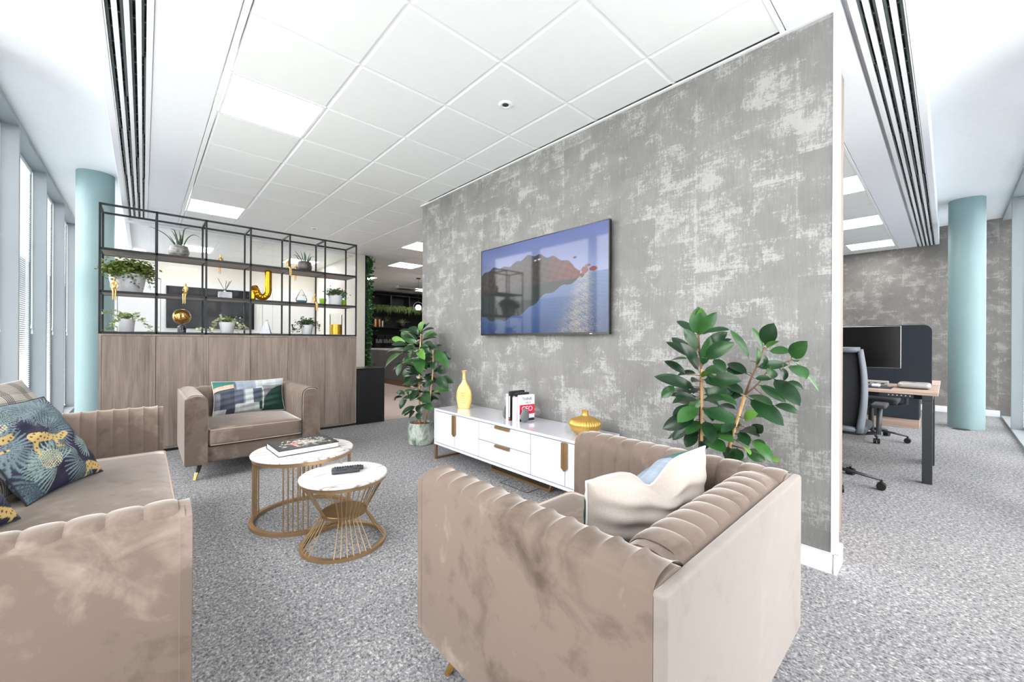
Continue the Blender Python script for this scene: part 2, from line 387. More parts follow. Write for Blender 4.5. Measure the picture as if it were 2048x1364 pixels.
# ================================================================== THE SETTING
H1, H2 = 2.79, 3.08            # suspended ceiling, raised window bay
XL, YR = -0.82, -0.56          # inner faces of the two window walls
XB, YB = -0.20, 0.10           # edges of the lowered ceiling
WX, WT = 2.513, 0.142          # picture wall: front face, thickness
WY0, WY1 = 0.385, 4.36
XF = 9.75                      # office end wall

struct('floor', MB().box(-1.3, -1.0, -0.06, 10.2, 13.4, 0.0), M['carpet'])
struct('floor_kitchen', MB().box(2.51, 5.43, 0.0, 9.7, 12.99, 0.004), M['vinyl'])
struct('ground', MB().box(-60, -60, -0.4, 60, 60, -0.3), plain('bounce_ground', C(214, 216, 212), 0.9))  # unseen ground outside, made pale to bounce daylight up to the ceiling

# picture wall with its white end, skirting and ceiling angle
wr = struct('wall_right', MB().box(WX, WY0 + 0.004, 0, WX + WT, WY1, H1 - 0.004), M['paper'])
e = MB().box(WX - 0.003, WY0 - 0.006, 0, WX + WT + 0.003, WY0 + 0.004, H1 - 0.004).build('end_lining', M['trimwhite'], wr)
bb = MB(); bb.box(WX - 0.016, WY0 - 0.022, 0, WX - 0.001, WY1, 0.1); bb.box(WX - 0.016, WY0 - 0.022, 0, WX + WT + 0.016, WY0 - 0.007, 0.1)
struct('baseboard_right', bb, M['trimwhite'], bevel=0.004)
tr = MB(); tr.box(WX - 0.02, WY0 - 0.02, H1 - 0.012, WX - 0.001, WY1 + 0.02, H1 - 0.002)
struct('trim_1', tr, M['trimwhite'])
struct('wall_light_block', MB().box(WX + WT + 0.01, 4.28, 0, XF, 4.40, H1 - 0.004), M['white'])  # unseen partition, added to keep office daylight out of the kitchen
wf = struct('wall_far_right', MB().box(XF, -0.7, 0, XF + 0.12, 13.2, H2), M['paper_far'])
struct('baseboard_far_right', MB().box(XF - 0.015, -0.55, 0, XF - 0.001, 4.2, 0.1), M['trimwhite'], bevel=0.004)

# meeting room: side wall whose end shows, back wall of white panels, glass front
MX, MY0, MY1 = 3.0, 7.63, 10.25
struct('wall_meeting', MB().box(MX, MY0, 0, MX + 0.15, 13.0, H1 - 0.004), M['cream'])
wb = struct('wall_back', MB().box(-0.95, MY1, 0, MX - 0.002, MY1 + 0.1, H1 - 0.004), M['cream'])
pan = MB().box(0, 0, 0, 1, 1, 1)
xs = [-0.9, -0.35, 0.24, 1.93, 2.48, 2.98]
zs = [0.03, 1.28, 2.30]
for i in range(len(xs) - 1):
    for j in range(len(zs) - 1):
        MB().box(xs[i] + 0.004, MY1 - 0.02, zs[j] + 0.004, xs[i + 1] - 0.004, MY1 - 0.001, zs[j + 1] - 0.004).build('wall_panel', M['panelwhite'], wb, bevel=0.002)
struct('wall_kitchen', MB().box(3.16, 13.0, 0, XF, 13.12, H1 - 0.004), M['kitchendark'])
gp = shell('window_1')
gp.location = (0, 0, 0)
gxs = [-0.19, 0.72, 1.6, 2.3, 2.985]
for i in range(len(gxs) - 1):
    MB().box(gxs[i] + 0.003, MY0 + 0.05, 0.04, gxs[i + 1] - 0.003, MY0 + 0.06, H1 - 0.04).build('pane', M['glass'], gp)
MB().box(-0.195, MY0 + 0.035, 0, 2.99, MY0 + 0.075, 0.04).build('bottom_rail', M['trimwhite'], gp)
MB().box(-0.195, MY0 + 0.035, H1 - 0.04, 2.99, MY0 + 0.075, H1 - 0.005).build('top_rail', M['trimwhite'], gp)

# window walls: deep grey fins every module, full-height panes
wn_i = [1]
def window(axis, a0, a1, base, shade=False):
    """one bay between two fins; axis 1 runs along Y on the left facade, axis 0 along X on the right facade"""
    wn_i[0] += 1
    w = shell('window_%d' % wn_i[0])
    def B(m, u0, u1, d0, d1, z0, z1):
        if axis == 1: m.box(XL - d1, u0, z0, XL - d0, u1, z1)
        else: m.box(u0, YR - d1, z0, u1, YR - d0, z1)
        return m
    fin = B(MB(), a0 - 0.02, a0 + 0.02, 0.0, 0.165, 0.0, H2)
    fin.build('fin', M['alu'], w, bevel=0.003)
    fr = MB()
    for (u0, u1, z0, z1) in ((a0 + 0.021, a0 + 0.05, 0.03, 3.03), (a1 - 0.05, a1 - 0.021, 0.03, 3.03), (a0 + 0.05, a1 - 0.05, 3.0, 3.03), (a0 + 0.05, a1 - 0.05, 0.03, 0.07)):
        B(fr, u0, u1, 0.126, 0.165, z0, z1)
    fr.build('frame', M['alu'], w)
    B(MB(), a0 + 0.045, a1 - 0.045, 0.145, 0.15, 0.065, 3.005).build('pane', M['glass'], w)
    B(MB(), a0 + 0.021, a1 - 0.021, 0.0, 0.165, 3.031, H2).build('head', M['soffit'], w)
    if shade:      # unseen slats, added to cut the daylight through this bay
        m = MB(); z = 0.09
        while z < 2.98:
            for (d0, d1, e0, e1) in ((0.094, 0.114, -0.008, 0.008),):
                P = lambda u, d, q: (XL - d, u, z + q) if axis == 1 else (u, YR - d, z + q)
                m.quad(P(a0 + 0.05, d1, e1), P(a0 + 0.05, d0, e0), P(a1 - 0.05, d0, e0), P(a1 - 0.05, d1, e1))
            z += 0.0225
        stuff(m.build('daylight_cut_slats', M['slat'], w, recalc=False))
    B(MB(), a0 + 0.021, a1 - 0.021, 0.0, 0.165, 0.0, 0.029).build('sill', M['alu'], w)
FY = [5.63 + 1.385 * k for k in range(-4, 5)]
for i, (a, b) in enumerate(zip(FY[:-1], FY[1:])): window(1, a, b, 0, False)
FX = [XF - 0.03 - 1.39 * k for k in range(0, 8)][::-1]
for i, (a, b) in enumerate(zip(FX[:-1], FX[1:])): window(0, a, b, 0, i not in (1, 2))
cp = MB(); cp.box(XL - 0.15, YR - 0.15, 0, XL, FY[0] - 0.022, H2); cp.box(XL + 0.002, YR - 0.15, 0, FX[0] - 0.022, YR, H2)
struct('wall_corner', cp, M['alu'])
struct('wall_left', MB().box(XL - 0.15, FY[-1], 0, XL - 0.0, 13.2, H2), M['alu'])

# ceiling: raised bay slab, lowered edge strips, tiles, grid
cl = struct('ceiling', MB().box(-1.2, -1.0, H2, XF, 13.2, H2 + 0.08), M['white'])
ft = MB(); ft.box(XB, YB, H1 + 0.05, XF - 0.002, 13.1, H1 + 0.06)
ft.build('void_lining', M['white'], cl)
es = MB(); es.box(XB, YB, H1 - 0.004, XB + 0.045, 13.0, H2 - 0.001); es.box(XB + 0.046, YB, H1 - 0.004, XF - 0.003, YB + 0.045, H2 - 0.001)
es.build('bulkhead_edge', M['strip'], cl, bevel=0.003)
ps = MB(); ps.box(0.036, 0.36, H1, 0.350, 13.0, H1 + 0.03); ps.box(0.352, 0.36, H1, XF - 0.003, 0.583, H1 + 0.03)
ps.build('plasterboard_strip', M['strip'], cl)
et = MB(); et.box(0.352, 0.585, H1 + 0.012, 0.357, 13.0, H1 + 0.03); et.box(0.358, 0.585, H1 - 0.003, 0.386, 13.0, H1 + 0.02)
et.box(0.388, 0.585, H1 + 0.012, XF - 0.003, 0.588, H1 + 0.03); et.box(0.388, 0.589, H1 - 0.003, XF - 0.003, 0.612, H1 + 0.02)
et.build('edge_trim', M['tee'], cl, bevel=0.003)
LX = [0.388, 0.954] + [0.954 + 0.6 * k for k in range(1, 16)]
LX[-1] = min(LX[-1], XF)
RY = [0.594 + 0.6 * k for k in range(0, 22)]
lights = {(0, 4), (0, 9), (0, 14), (3, 14), (5, 9), (6, 12), (6, 16), (10, 18)} | {(8, 0), (11, 0), (14, 0)}
def tile_mesh(w, h):
    """pressed metal tile: flat face with a sloped rim"""
    b = 0.017; z = 0.006; g = 0.0035
    return MB().add([(g, g, z), (w - g, g, z), (w - g, h - g, z), (g, h - g, z), (b, b, 0), (w - b, b, 0), (w - b, h - b, 0), (b, h - b, 0)],
                    [(0, 1, 5, 4), (1, 2, 6, 5), (2, 3, 7, 6), (3, 0, 4, 7), (4, 5, 6, 7)]).mesh('ceiling_tile', M['tile'])
tcache = {}
def put_tile(x0, x1, y0, y1):
    k = (round(x1 - x0, 3), round(y1 - y0, 3))
    if k not in tcache: tcache[k] = tile_mesh(*k)
    o = link('ceiling_tile', tcache[k], cl); o.location = (x0, y0, H1)
def in_view(i, j):
    if LX[i] < 2.4 and RY[j] < 10.2: return True
    if i in (4, 5, 6, 7, 8, 9, 10, 11) and j >= 7: return True
    if i >= 5 and j in (0, 1) : return True
    return False
for i in range(len(LX) - 1):
    for j in range(len(RY) - 1):
        x0, x1, y0, y1 = LX[i], LX[i + 1], RY[j], RY[j + 1]
        if (i, j) in lights or not in_view(i, j): continue
        if x0 < WX < x1 and y0 < WY1:
            if y1 <= WY1 + 0.3: put_tile(x0, WX - 0.021, y0, y1); continue
        put_tile(x0, x1, y0, y1)
gm = MB()
for x in LX[1:-1]: gm.quad((x - 0.012, 0.6, H1 + 0.0065), (x + 0.012, 0.6, H1 + 0.0065), (x + 0.012, 13, H1 + 0.0065), (x - 0.012, 13, H1 + 0.0065))
for y in RY[1:-1]: gm.quad((0.388, y - 0.012, H1 + 0.0066), (XF, y - 0.012, H1 + 0.0066), (XF, y + 0.012, H1 + 0.0066), (0.388, y + 0.012, H1 + 0.0066))
stuff(gm.build('grid_bars', M['tee'], cl))

# light panels
ldata = {}
def light_panel(i, j, label):
    x0, x1, y0, y1 = LX[i], LX[i + 1], RY[j], RY[j + 1]
    if x0 < WX < x1 and y0 < WY1: x1 = WX - 0.03
    t = thing('ceiling_light', label, 'ceiling light', ((x0 + x1) / 2, (y0 + y1) / 2, H1), 0, 'square light panels in the ceiling')
    w, h = (x1 - x0) / 2 - 0.004, (y1 - y0) / 2 - 0.004; f = 0.016
    m = MB(); m.box(-w, -h, -0.001, w, -h + f, 0.02); m.box(-w, h - f, -0.001, w, h, 0.02); m.box(-w, -h + f, -0.001, -w + f, h - f, 0.02); m.box(w - f, -h + f, -0.001, w, h - f, 0.02)
    m.build('frame', M['trimwhite'], t)
    MB().box(-w + f, -h + f, 0.003, w - f, h - f, 0.012).build('diffuser', M['panelglow'], t)
for ij, lab in {(0, 4): 'nearest large square light panel in the lounge ceiling, beside the white edge strip',
                (0, 9): 'square light panel just above the top rail of the black shelving',
                (0, 14): 'far light panel seen through the shelving behind the spiky aloe in the grey pot',
                (3, 14): 'far light panel seen through the shelving behind the dark pewter aloe pot',
                (5, 9): 'passage light panel cut off by the far end of the papered wall',
                (6, 12): 'light panel in the passage ceiling, second highest beside the papered wall',
                (6, 16): 'tiny light panel beside the top of the green living wall',
                (10, 18): 'lowest and furthest light panel, above the dark kitchen cupboards',
                (8, 0): 'nearest office light panel, highest of the three past the white wall end',
                (11, 0): 'middle office light panel of the three past the white wall end',
                (14, 0): 'furthest office light panel, next to the far papered wall'}.items():
    light_panel(*ij, lab)

# slot diffusers along the lowered edge
def slot_run(name, label, axis, a0, a1):
    t = thing(name, label, 'air vent', (0, 0, H1))
    def B(m, d0, d1, z0, z1, u0=a0, u1=a1):
        if axis == 1: m.box(d0, u0, z0, d1, u1, z1)
        else: m.box(u0, YB + (d0 - XB), z0, u1, YB + (d1 - XB), z1)
    m = MB(); B(m, XB + 0.047, XB + 0.234, 0.035, 0.04); m.build('backing', M['slotdark'], t)
    z0, z1 = -0.004, 0.03
    f = MB(); B(f, XB + 0.0465, XB + 0.052, z0, z1); B(f, XB + 0.206, XB + 0.234, z0, z1); f.build('frame', M['trimwhite'], t)
    for k in range(3):
        c = XB + 0.0755 + 0.045 * k
        m = MB(); B(m, c, c + 0.0215, z0, z1); m.build('bar', M['trimwhite'], t)
    rnd = random.Random(4)
    for k in range(4):
        c = XB + 0.052 + 0.0445 * k
        m = MB(); u = a0
        while u < a1 - 0.1:
            seg = rnd.choice((0.6, 1.2)); u1 = min(a1, u + seg - 0.01)
            if rnd.random() < 0.6: B(m, c + 0.002, c + 0.012, 0.004, 0.028, u, u1)
            else: B(m, c + 0.011, c + 0.021, 0.004, 0.028, u, u1)
            q = u + 0.1
            while q < u1: B(m, c, c + 0.023, 0.012, 0.028, q, q + 0.012); q += 0.15
            u += seg
        stuff(m.build('deflector_blades', M['slotblade'], t))
slot_run('slot_diffuser', 'long black and white slot air vent above the teal column behind the shelving', 1, 0.8, 7.55)
slot_run('slot_diffuser', 'long black and white slot air vent running past the white wall end into the office', 0, 2.0, XF - 0.01)

# columns
def column(x, y, r, label):
    m = MB(); m.lathe([(r, 0.0), (r, H2)], (0, 0, 0), 48)
    o = m.build('column', M['teal'], None, smooth=40); o.location = (x, y, 0.0); tag(o, label, 'column')
column(-0.42, 6.8, 0.162, 'round pale teal column standing behind the end of the shelving beside the windows')
column(8.2, -0.17, 0.172, 'round pale teal column standing past the desk in the office')
fb = thing('floor_outlet', 'round dark floor outlet at the foot of the office column', 'floor outlet', (7.98, -0.12, 0))
MB().lathe([(0.0, 0.004), (0.075, 0.004), (0.09, 0.0005)], (0, 0, 0), 24).build('lid', M['charcoal'], fb, smooth=40)
fb = thing('floor_box', 'square carpeted floor box with dark rim under the white console', 'floor outlet', (2.197, 2.285, 0))
m = MB(); w, h = 0.078, 0.156; r = 0.006
m.box(-w, -h, 0.0005, w, -h + r, 0.003); m.box(-w, h - r, 0.0005, w, h, 0.003); m.box(-w, -h + r, 0.0005, -w + r, h - r, 0.003); m.box(w - r, -h + r, 0.0005, w, h - r, 0.003)
m.build('rim', M['charcoal'], fb)
MB().box(-w + r, -h + r, 0.0002, w - r, h - r, 0.002).build('lid', M['carpet'], fb)
def spot(x, y, label):
    t = thing('ceiling_sensor', label, 'sensor', (x, y, H1), 0)
    MB().lathe([(0.05, 0.0), (0.046, -0.006), (0.032, -0.009), (0.024, -0.004), (0.024, -0.001)], (0, 0, 0), 28).build('ring', M['trimwhite'], t, smooth=50)
    MB().lathe([(0.0, -0.005), (0.022, -0.004)], (0, 0, 0), 20).build('lens', M['charcoal'], t, smooth=50)
spot(1.854, 2.095, 'small round white ceiling sensor with dark lens, the nearer one'); spot(1.857, 6.349, 'small round ceiling sensor beyond the shelving, the further one')

# tall cupboard end behind the white wall end
cb = thing('tall_cupboard', 'tall taupe cupboard standing directly behind the white wall end', 'cupboard', (2.93, 1.0, 0))
MB().box(-0.245, -0.56, 0, 0.26, 0.6, 2.77).build('carcass', M['greywood'], cb, bevel=0.002)
MB().box(0.2605, -0.55, 0.08, 0.279, 0.59, 2.75).build('door', M['greywood'], cb, bevel=0.002)

# blinds
def blind(y0, y1, label):
    x = XL - 0.126
    t = thing('venetian_blind', label, 'blind', (x, (y0 + y1) / 2, 0), 0, 'white venetian blinds on the window wall')
    w = (y1 - y0) / 2 - 0.03
    MB().box(-0.017, -w, 2.985, 0.017, w, 3.028).build('head_rail', M['trimwhite'], t)
    m = MB(); z = 0.09; k = 0
    while z < 2.975:
        a = 0.62 if z < 2.0 else 0.25
        dx, dz = 0.0125 * math.cos(a), 0.0125 * math.sin(a)
        m.add([(-dx, -w, z + dz), (0, -w, z + 0.0015), (dx, -w, z - dz), (-dx, w, z + dz), (0, w, z + 0.0015), (dx, w, z - dz)], [(0, 1, 4, 3), (1, 2, 5, 4)])
        z += 0.0225
    stuff(m.build('slats', M['slat'], t, recalc=False))
    MB().box(-0.013, -w, 0.055, 0.013, w, 0.075).build('bottom_rail', M['trimwhite'], t)
    c = MB()
    for q in (-0.6, 0.6): c.tube([(0.016, q * w, 0.07), (0.016, q * w, 2.99)], 0.0012, 4)
    c.build('ladder_cord', M['trimwhite'], t)
    c = MB(); c.tube([(0.03, w - 0.08, 2.99), (0.03, w - 0.08, 1.3)], 0.0022, 5); c.lathe([(0.003, 0), (0.007, -0.03), (0.007, -0.045), (0.0, -0.047)], (0.03, w - 0.08, 1.30), 8)
    c.tube([(0.03, w - 0.05, 2.99), (0.033, w - 0.06, 1.24)], 0.0018, 5); c.lathe([(0.003, 0), (0.007, -0.03), (0.007, -0.045), (0.0, -0.047)], (0.033, w - 0.06, 1.24), 8)
    c.build('pull_cord', M['trimwhite'], t)
for k, lab in ((3, 'nearest white venetian blind, only its pull cord showing at the edge of the sofa end'), (4, 'white venetian blind in the widest visible window gap, slats showing above the sofa'),
               (5, 'narrow sliver of white venetian blind in the second visible window gap'), (6, 'furthest white venetian blind beside the teal column, cords hanging down')):
    blind(FY[k] + 0.02, FY[k + 1] - 0.02, lab)

# ================================================================== SEATING
def channel_mesh(w, prof, bulge=0.0030, name='channel_tuft'):
    """one padded channel: profile (distance in from the outer edge, height) swept over width w, swollen between its seams"""
    m = MB(); P = [Vector((a, 0, b)) for a, b in prof]; N = []
    for i in range(len(P)):
        t = (P[min(i + 1, len(P) - 1)] - P[max(i - 1, 0)]).normalized(); N.append(Vector((-t.z, 0, t.x)))
    nt = 8
    vs = []; fs = []
    for i, p in enumerate(P):
        for j in range(nt + 1):
            t = j / nt; k = max(0.0, 1 - (2 * t - 1) ** 2) ** 0.5
            endk = 1.0 if 0 < i < len(P) - 1 else 0.25
            q = p + N[i] * (bulge * (k * endk) - 0.0035 * (1 - k)); vs.append((q.x, t * w, q.z))
    for i in range(len(P) - 1):
        for j in range(nt): fs.append((i * (nt + 1) + j, (i + 1) * (nt + 1) + j, (i + 1) * (nt + 1) + j + 1, i * (nt + 1) + j + 1))
    m.add(vs, fs); return m.mesh(name, M['velvet'], 180, recalc=False)

def smooth_prof(pts, k=3):
    out = []
    for i in range(len(pts) - 1):
        p0 = pts[max(i - 1, 0)]; p1 = pts[i]; p2 = pts[i + 1]; p3 = pts[min(i + 2, len(pts) - 1)]
        for j in range(k):
            t = j / k
            out.append(tuple(0.5 * (2 * p1[q] + (p2[q] - p0[q]) * t + (2 * p0[q] - 5 * p1[q] + 4 * p2[q] - p3[q]) * t * t + (3 * p1[q] - p0[q] - 3 * p2[q] + p3[q]) * t ** 3) for q in range(len(p1))))
    out.append(pts[-1]); return out

def rounded_box(m, x0, y0, z0, x1, y1, z1, r=0.03, crown=0.0, n=12):
    """upholstered block: superellipsoid-edged box whose top swells by crown"""
    cx, cy, cz = (x0 + x1) / 2, (y0 + y1) / 2, (z0 + z1) / 2; hx, hy, hz = (x1 - x0) / 2, (y1 - y0) / 2, (z1 - z0) / 2
    b = bmesh.new(); bmesh.ops.create_cube(b, size=2.0)
    bmesh.ops.subdivide_edges(b, edges=b.edges[:], cuts=n, use_grid_fill=True)
    vs = []
    for v in b.verts:
        p = Vector((v.co.x * hx, v.co.y * hy, v.co.z * hz))
        q = Vector((max(-hx + r, min(hx - r, p.x)), max(-hy + r, min(hy - r, p.y)), max(-hz + r, min(hz - r, p.z))))
        d = p - q
        if d.length > 1e-9: p = q + d.normalized() * r
        if crown and v.co.z > 0: p.z += crown * (1 - v.co.x ** 2) * (1 - v.co.y ** 2) * v.co.z
        vs.append((p.x + cx, p.y + cy, p.z + cz))
    b.verts.index_update(); fs = [tuple(v.index for v in f.verts) for f in b.faces]; b.free()
    return m.add(vs, fs)

leg_mesh = {}
def add_legs(t, W, D, z1=0.14):
    for sx in (-1, 1):
        for sy in (-1, 1):
            top = Vector((sx * (W / 2 - 0.115), sy * (D / 2 - 0.15), z1 + 0.005)); foot = Vector((sx * (W / 2 - 0.07), sy * (D / 2 - 0.085), 0.0))
            mid = foot.lerp(top, 0.36)
            m = MB(); m.tube([mid, top], [0.0155, 0.023], 16); lg = m.build('leg', M['satinblack'], t, smooth=50)
            m = MB(); m.tube([foot, mid], [0.0115, 0.0158], 16); tip = m.build('brass_tip', M['brass'], lg, smooth=50)
            for v in tip.data.vertices:
                if v.co.z < 0.004: v.co.z = 0.0
def upholstered(name, label, cat, loc, rz, W, D, na, nb, seat_z=0.415, group=None):
    """channel-backed velvet seat facing local -Y"""
    t = thing(name, label, cat, loc, rz, group)
    A = 0.148; BK = 0.150; z0, zt = 0.138, 0.672
    ztop = 0.692
    ap = smooth_prof([(0.012, zt - 0.006), (0.028, 0.684), (0.06, ztop), (0.095, ztop - 0.001), (0.122, ztop - 0.012), (0.142, ztop - 0.036), (0.150, 0.62), (0.152, 0.52), (0.152, 0.38)], 3)
    rail = MB(); rounded_box(rail, -W / 2 + A - 0.006, -D / 2 + 0.012, z0, W / 2 - A + 0.006, D / 2 - 0.03, 0.272, 0.018, n=8)
    rail.build('base_rail', M['velvet'], t, smooth=180)
    # arms: padded shell with a rounded front, then the channels that wrap over it
    for sx in (-1, 1):
        m = MB(); poly = smooth_prof([(0, z0 + 0.02), (0, 0.4), (0.0, zt - 0.03), (0.006, zt - 0.008), (0.022, zt), (0.06, ztop - 0.006), (0.1, ztop - 0.008), (0.126, ztop - 0.02), (0.142, ztop - 0.045), (0.147, 0.6), (0.147, 0.4), (0.147, z0 + 0.02), (0.135, z0), (0.07, z0), (0.012, z0)], 2)
        pl_ = [((-W / 2 + a) if sx < 0 else (W / 2 - a), z) for a, z in poly]
        # inner hollow so that the channels sit on top: body stops short of the front edge padding
        m.prism(pl_, -D / 2, -D / 2 + 0.028, 1)
        m.build('arm_front', M['velvet'], t, smooth=60, bevel=0.006, seg=3)
        m = MB(); core = [(0.0016, z0 + 0.004), (0.0016, zt - 0.01), (0.012, zt - 0.001), (0.03, 0.679), (0.06, ztop - 0.006), (0.095, ztop - 0.007), (0.120, ztop - 0.017), (0.138, ztop - 0.040), (0.144, 0.62), (0.146, 0.5), (0.146, z0 + 0.004)]
        m.prism([((-W / 2 + a) if sx < 0 else (W / 2 - a), z) for a, z in core], -D / 2 + 0.016, D / 2 - 0.026, 1)
        m.build('arm_panel', M['velvet'], t, smooth=50)
        y0, y1 = -D / 2 + 0.028, D / 2 - 0.030; w = (y1 - y0) / na
        cm = channel_mesh(w, ap if sx < 0 else [(-a, z) for a, z in ap])
        if sx > 0: cm.flip_normals()
        for k in range(na):
            o = link('channel_tuft', cm, t); o.location = (-W / 2 if sx < 0 else W / 2, y0 + k * w, 0)
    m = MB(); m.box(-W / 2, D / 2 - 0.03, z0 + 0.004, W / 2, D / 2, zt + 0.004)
    m.build('back_panel', M['velvet_smooth_lit'], t, bevel=0.011, seg=3)
    m = MB(); m.prism([(D / 2 - 0.018 - a - 0.012, z) for a, z in core[1:]] + [(D / 2 - 0.02, z0 + 0.1)], -W / 2 + A - 0.03, W / 2 - A + 0.03, 0)
    m.build('back_core', M['velvet'], t, smooth=50)
    x0, x1 = -W / 2 + A + 0.002, W / 2 - A - 0.002; w = (x1 - x0) / nb
    bp = [(a * BK / 0.150 + 0.012, z) for a, z in ap]
    cm = channel_mesh(w, bp)
    for k in range(nb):
        o = link('channel_tuft', cm, t); o.location = (x1 - k * w, D / 2 - 0.018, 0); o.rotation_euler = (0, 0, -PI / 2)
        o.location = (x0 + k * w, D / 2 - 0.018, 0)
    # seat cushion with piped edges
    m = MB(); xa, xb, ya, yb = -W / 2 + A + 0.006, W / 2 - A - 0.006, -D / 2 - 0.012, D / 2 - BK - 0.008
    rounded_box(m, xa, ya, 0.274, xb, yb, seat_z, 0.028, 0.022, 14)
    sc = m.build('seat_cushion', M['velvet'], t, smooth=180)
    for z in (seat_z - 0.010, 0.284):
        p = MB(); i = 0.005
        p.tube([(xa + i, yb - 0.05, z), (xa + i, ya + i + 0.03, z), (xa + i + 0.01, ya + i + 0.008, z), (xa + i + 0.03, ya + i, z), (xb - i - 0.03, ya + i, z), (xb - i - 0.01, ya + i + 0.008, z), (xb - i, ya + i + 0.03, z), (xb - i, yb - 0.05, z)], 0.0042, 6)
        p.build('piping', M['piping'], sc, smooth=180)
    add_legs(t, W, D)
    return t
CH_D = 0.895
upholstered('armchair', 'nearest beige velvet channel-backed armchair seen from behind, by the white console', 'armchair', (1.203, 0.345 + CH_D / 2, 0), PI, 1.005, CH_D, 12, 9)
upholstered('armchair', 'beige velvet channel-backed armchair facing out in front of the wooden cupboards', 'armchair', (0.738, 4.03 + CH_D / 2, 0), 0, 1.0, CH_D, 12, 9)
upholstered('sofa', 'long beige velvet channel-backed sofa along the windows', 'sofa', (0.10 - 0.45, (1.375 + 3.66) / 2, 0), PI / 2, 2.285, 0.90, 12, 26)

# ------------------------------------------------------------------ cushions
def cushion(name, label, origin, ex, ez, w, h, thick, colfn, n=120, mat='print', dent=0.0, seam=None):
    """pillow: origin = middle of the lower edge, ex = direction of the edge, ez = direction up the face; colfn(u, v, front) gives the print"""
    ex = Vector(ex).normalized(); ez = Vector(ez); ez = (ez - ex * ez.dot(ex)).normalized(); en = ez.cross(ex)
    U, V = np.meshgrid(np.linspace(0, 1, n + 1), np.linspace(0, 1, n + 1), indexing='ij')
    a, b = 2 * U - 1, 2 * V - 1
    prof = (np.clip(1 - np.abs(a) ** 2.6, 0, 1) ** 0.55) * (np.clip(1 - np.abs(b) ** 2.6, 0, 1) ** 0.55)
    X = a * (w / 2) * (1 - 0.055 * (1 - b ** 2)); Z = (b * (h / 2) * (1 - 0.06 * (1 - a ** 2))) + h / 2
    wr = 0.006 * np.sin(9 * a + 4 * b) * prof + 0.004 * np.sin(17 * b - 6 * a + 1) * prof
    dn = dent * np.exp(-(a / 0.25) ** 2) * np.clip(b, 0, 1) ** 2
    vs = []; cols = []
    for side in (1, -1):
        Y = side * (thick / 2 * prof) + wr
        P = np.stack([X, Y, Z - dn], -1).reshape(-1, 3); vs.append(P)
        cols.append(np.clip(colfn(U.ravel(), V.ravel(), side < 0), 0, 1))
    m = n + 1; idx = lambda i, j, o: o + i * m + j
    fs = []
    for o, flip in ((0, False), (m * m, True)):
        for i in range(n):
            for j in range(n):
                q = (idx(i, j, o), idx(i + 1, j, o), idx(i + 1, j + 1, o), idx(i, j + 1, o)); fs.append(q[::-1] if not flip else q)
    me = bpy.data.meshes.new(name); me.from_pydata(np.concatenate(vs).tolist(), [], fs); me.materials.append(M[mat])
    c = np.concatenate(cols); paint(me, np.c_[c, np.ones(len(c))]); me.polygons.foreach_set('use_smooth', [True] * len(me.polygons)); me.update()
    Mx = Matrix((ex, en, ez)).transposed().to_4x4(); Mx.translation = Vector(origin)
    o = bpy.data.objects.new(name, me); COL.objects.link(o); o.matrix_world = Mx; tag(o, label, 'cushion')
    # welted edge
    k = 28; pts = []
    for i in range(4 * k):
        s_, q = divmod(i, k); f = q / k * 2 - 1
        aa, bb_ = [(f, -1), (1, f), (-f, 1), (-1, -f)][s_]
        pts.append((aa * (w / 2) * (1 - 0.055 * (1 - bb_ ** 2)), 0.0, bb_ * (h / 2) * (1 - 0.06 * (1 - aa ** 2)) + h / 2 - dent * math.exp(-(aa / 0.25) ** 2) * max(bb_, 0) ** 2))
    mb = MB(); mb.tube(pts, 0.0035, 6, closed=True); pm = mb.build('seam', seam or M['seamcloth'], o, smooth=180)
    return o
M['seamcloth'] = plain('cushion_seam', C(206, 204, 200), 0.85)
lin = lambda r, g, b: np.array(C(r, g, b)[:3])
_rs = np.random.RandomState(3)
def weave(u, v, f=1.0):
    h = lambda k: np.modf(np.sin(k * 12.9898) * 43758.5453)[0]
    return 1 + f * 0.16 * (h(np.floor(u * 110)) + h(np.floor(v * 70) + 57.0)) * 0.7
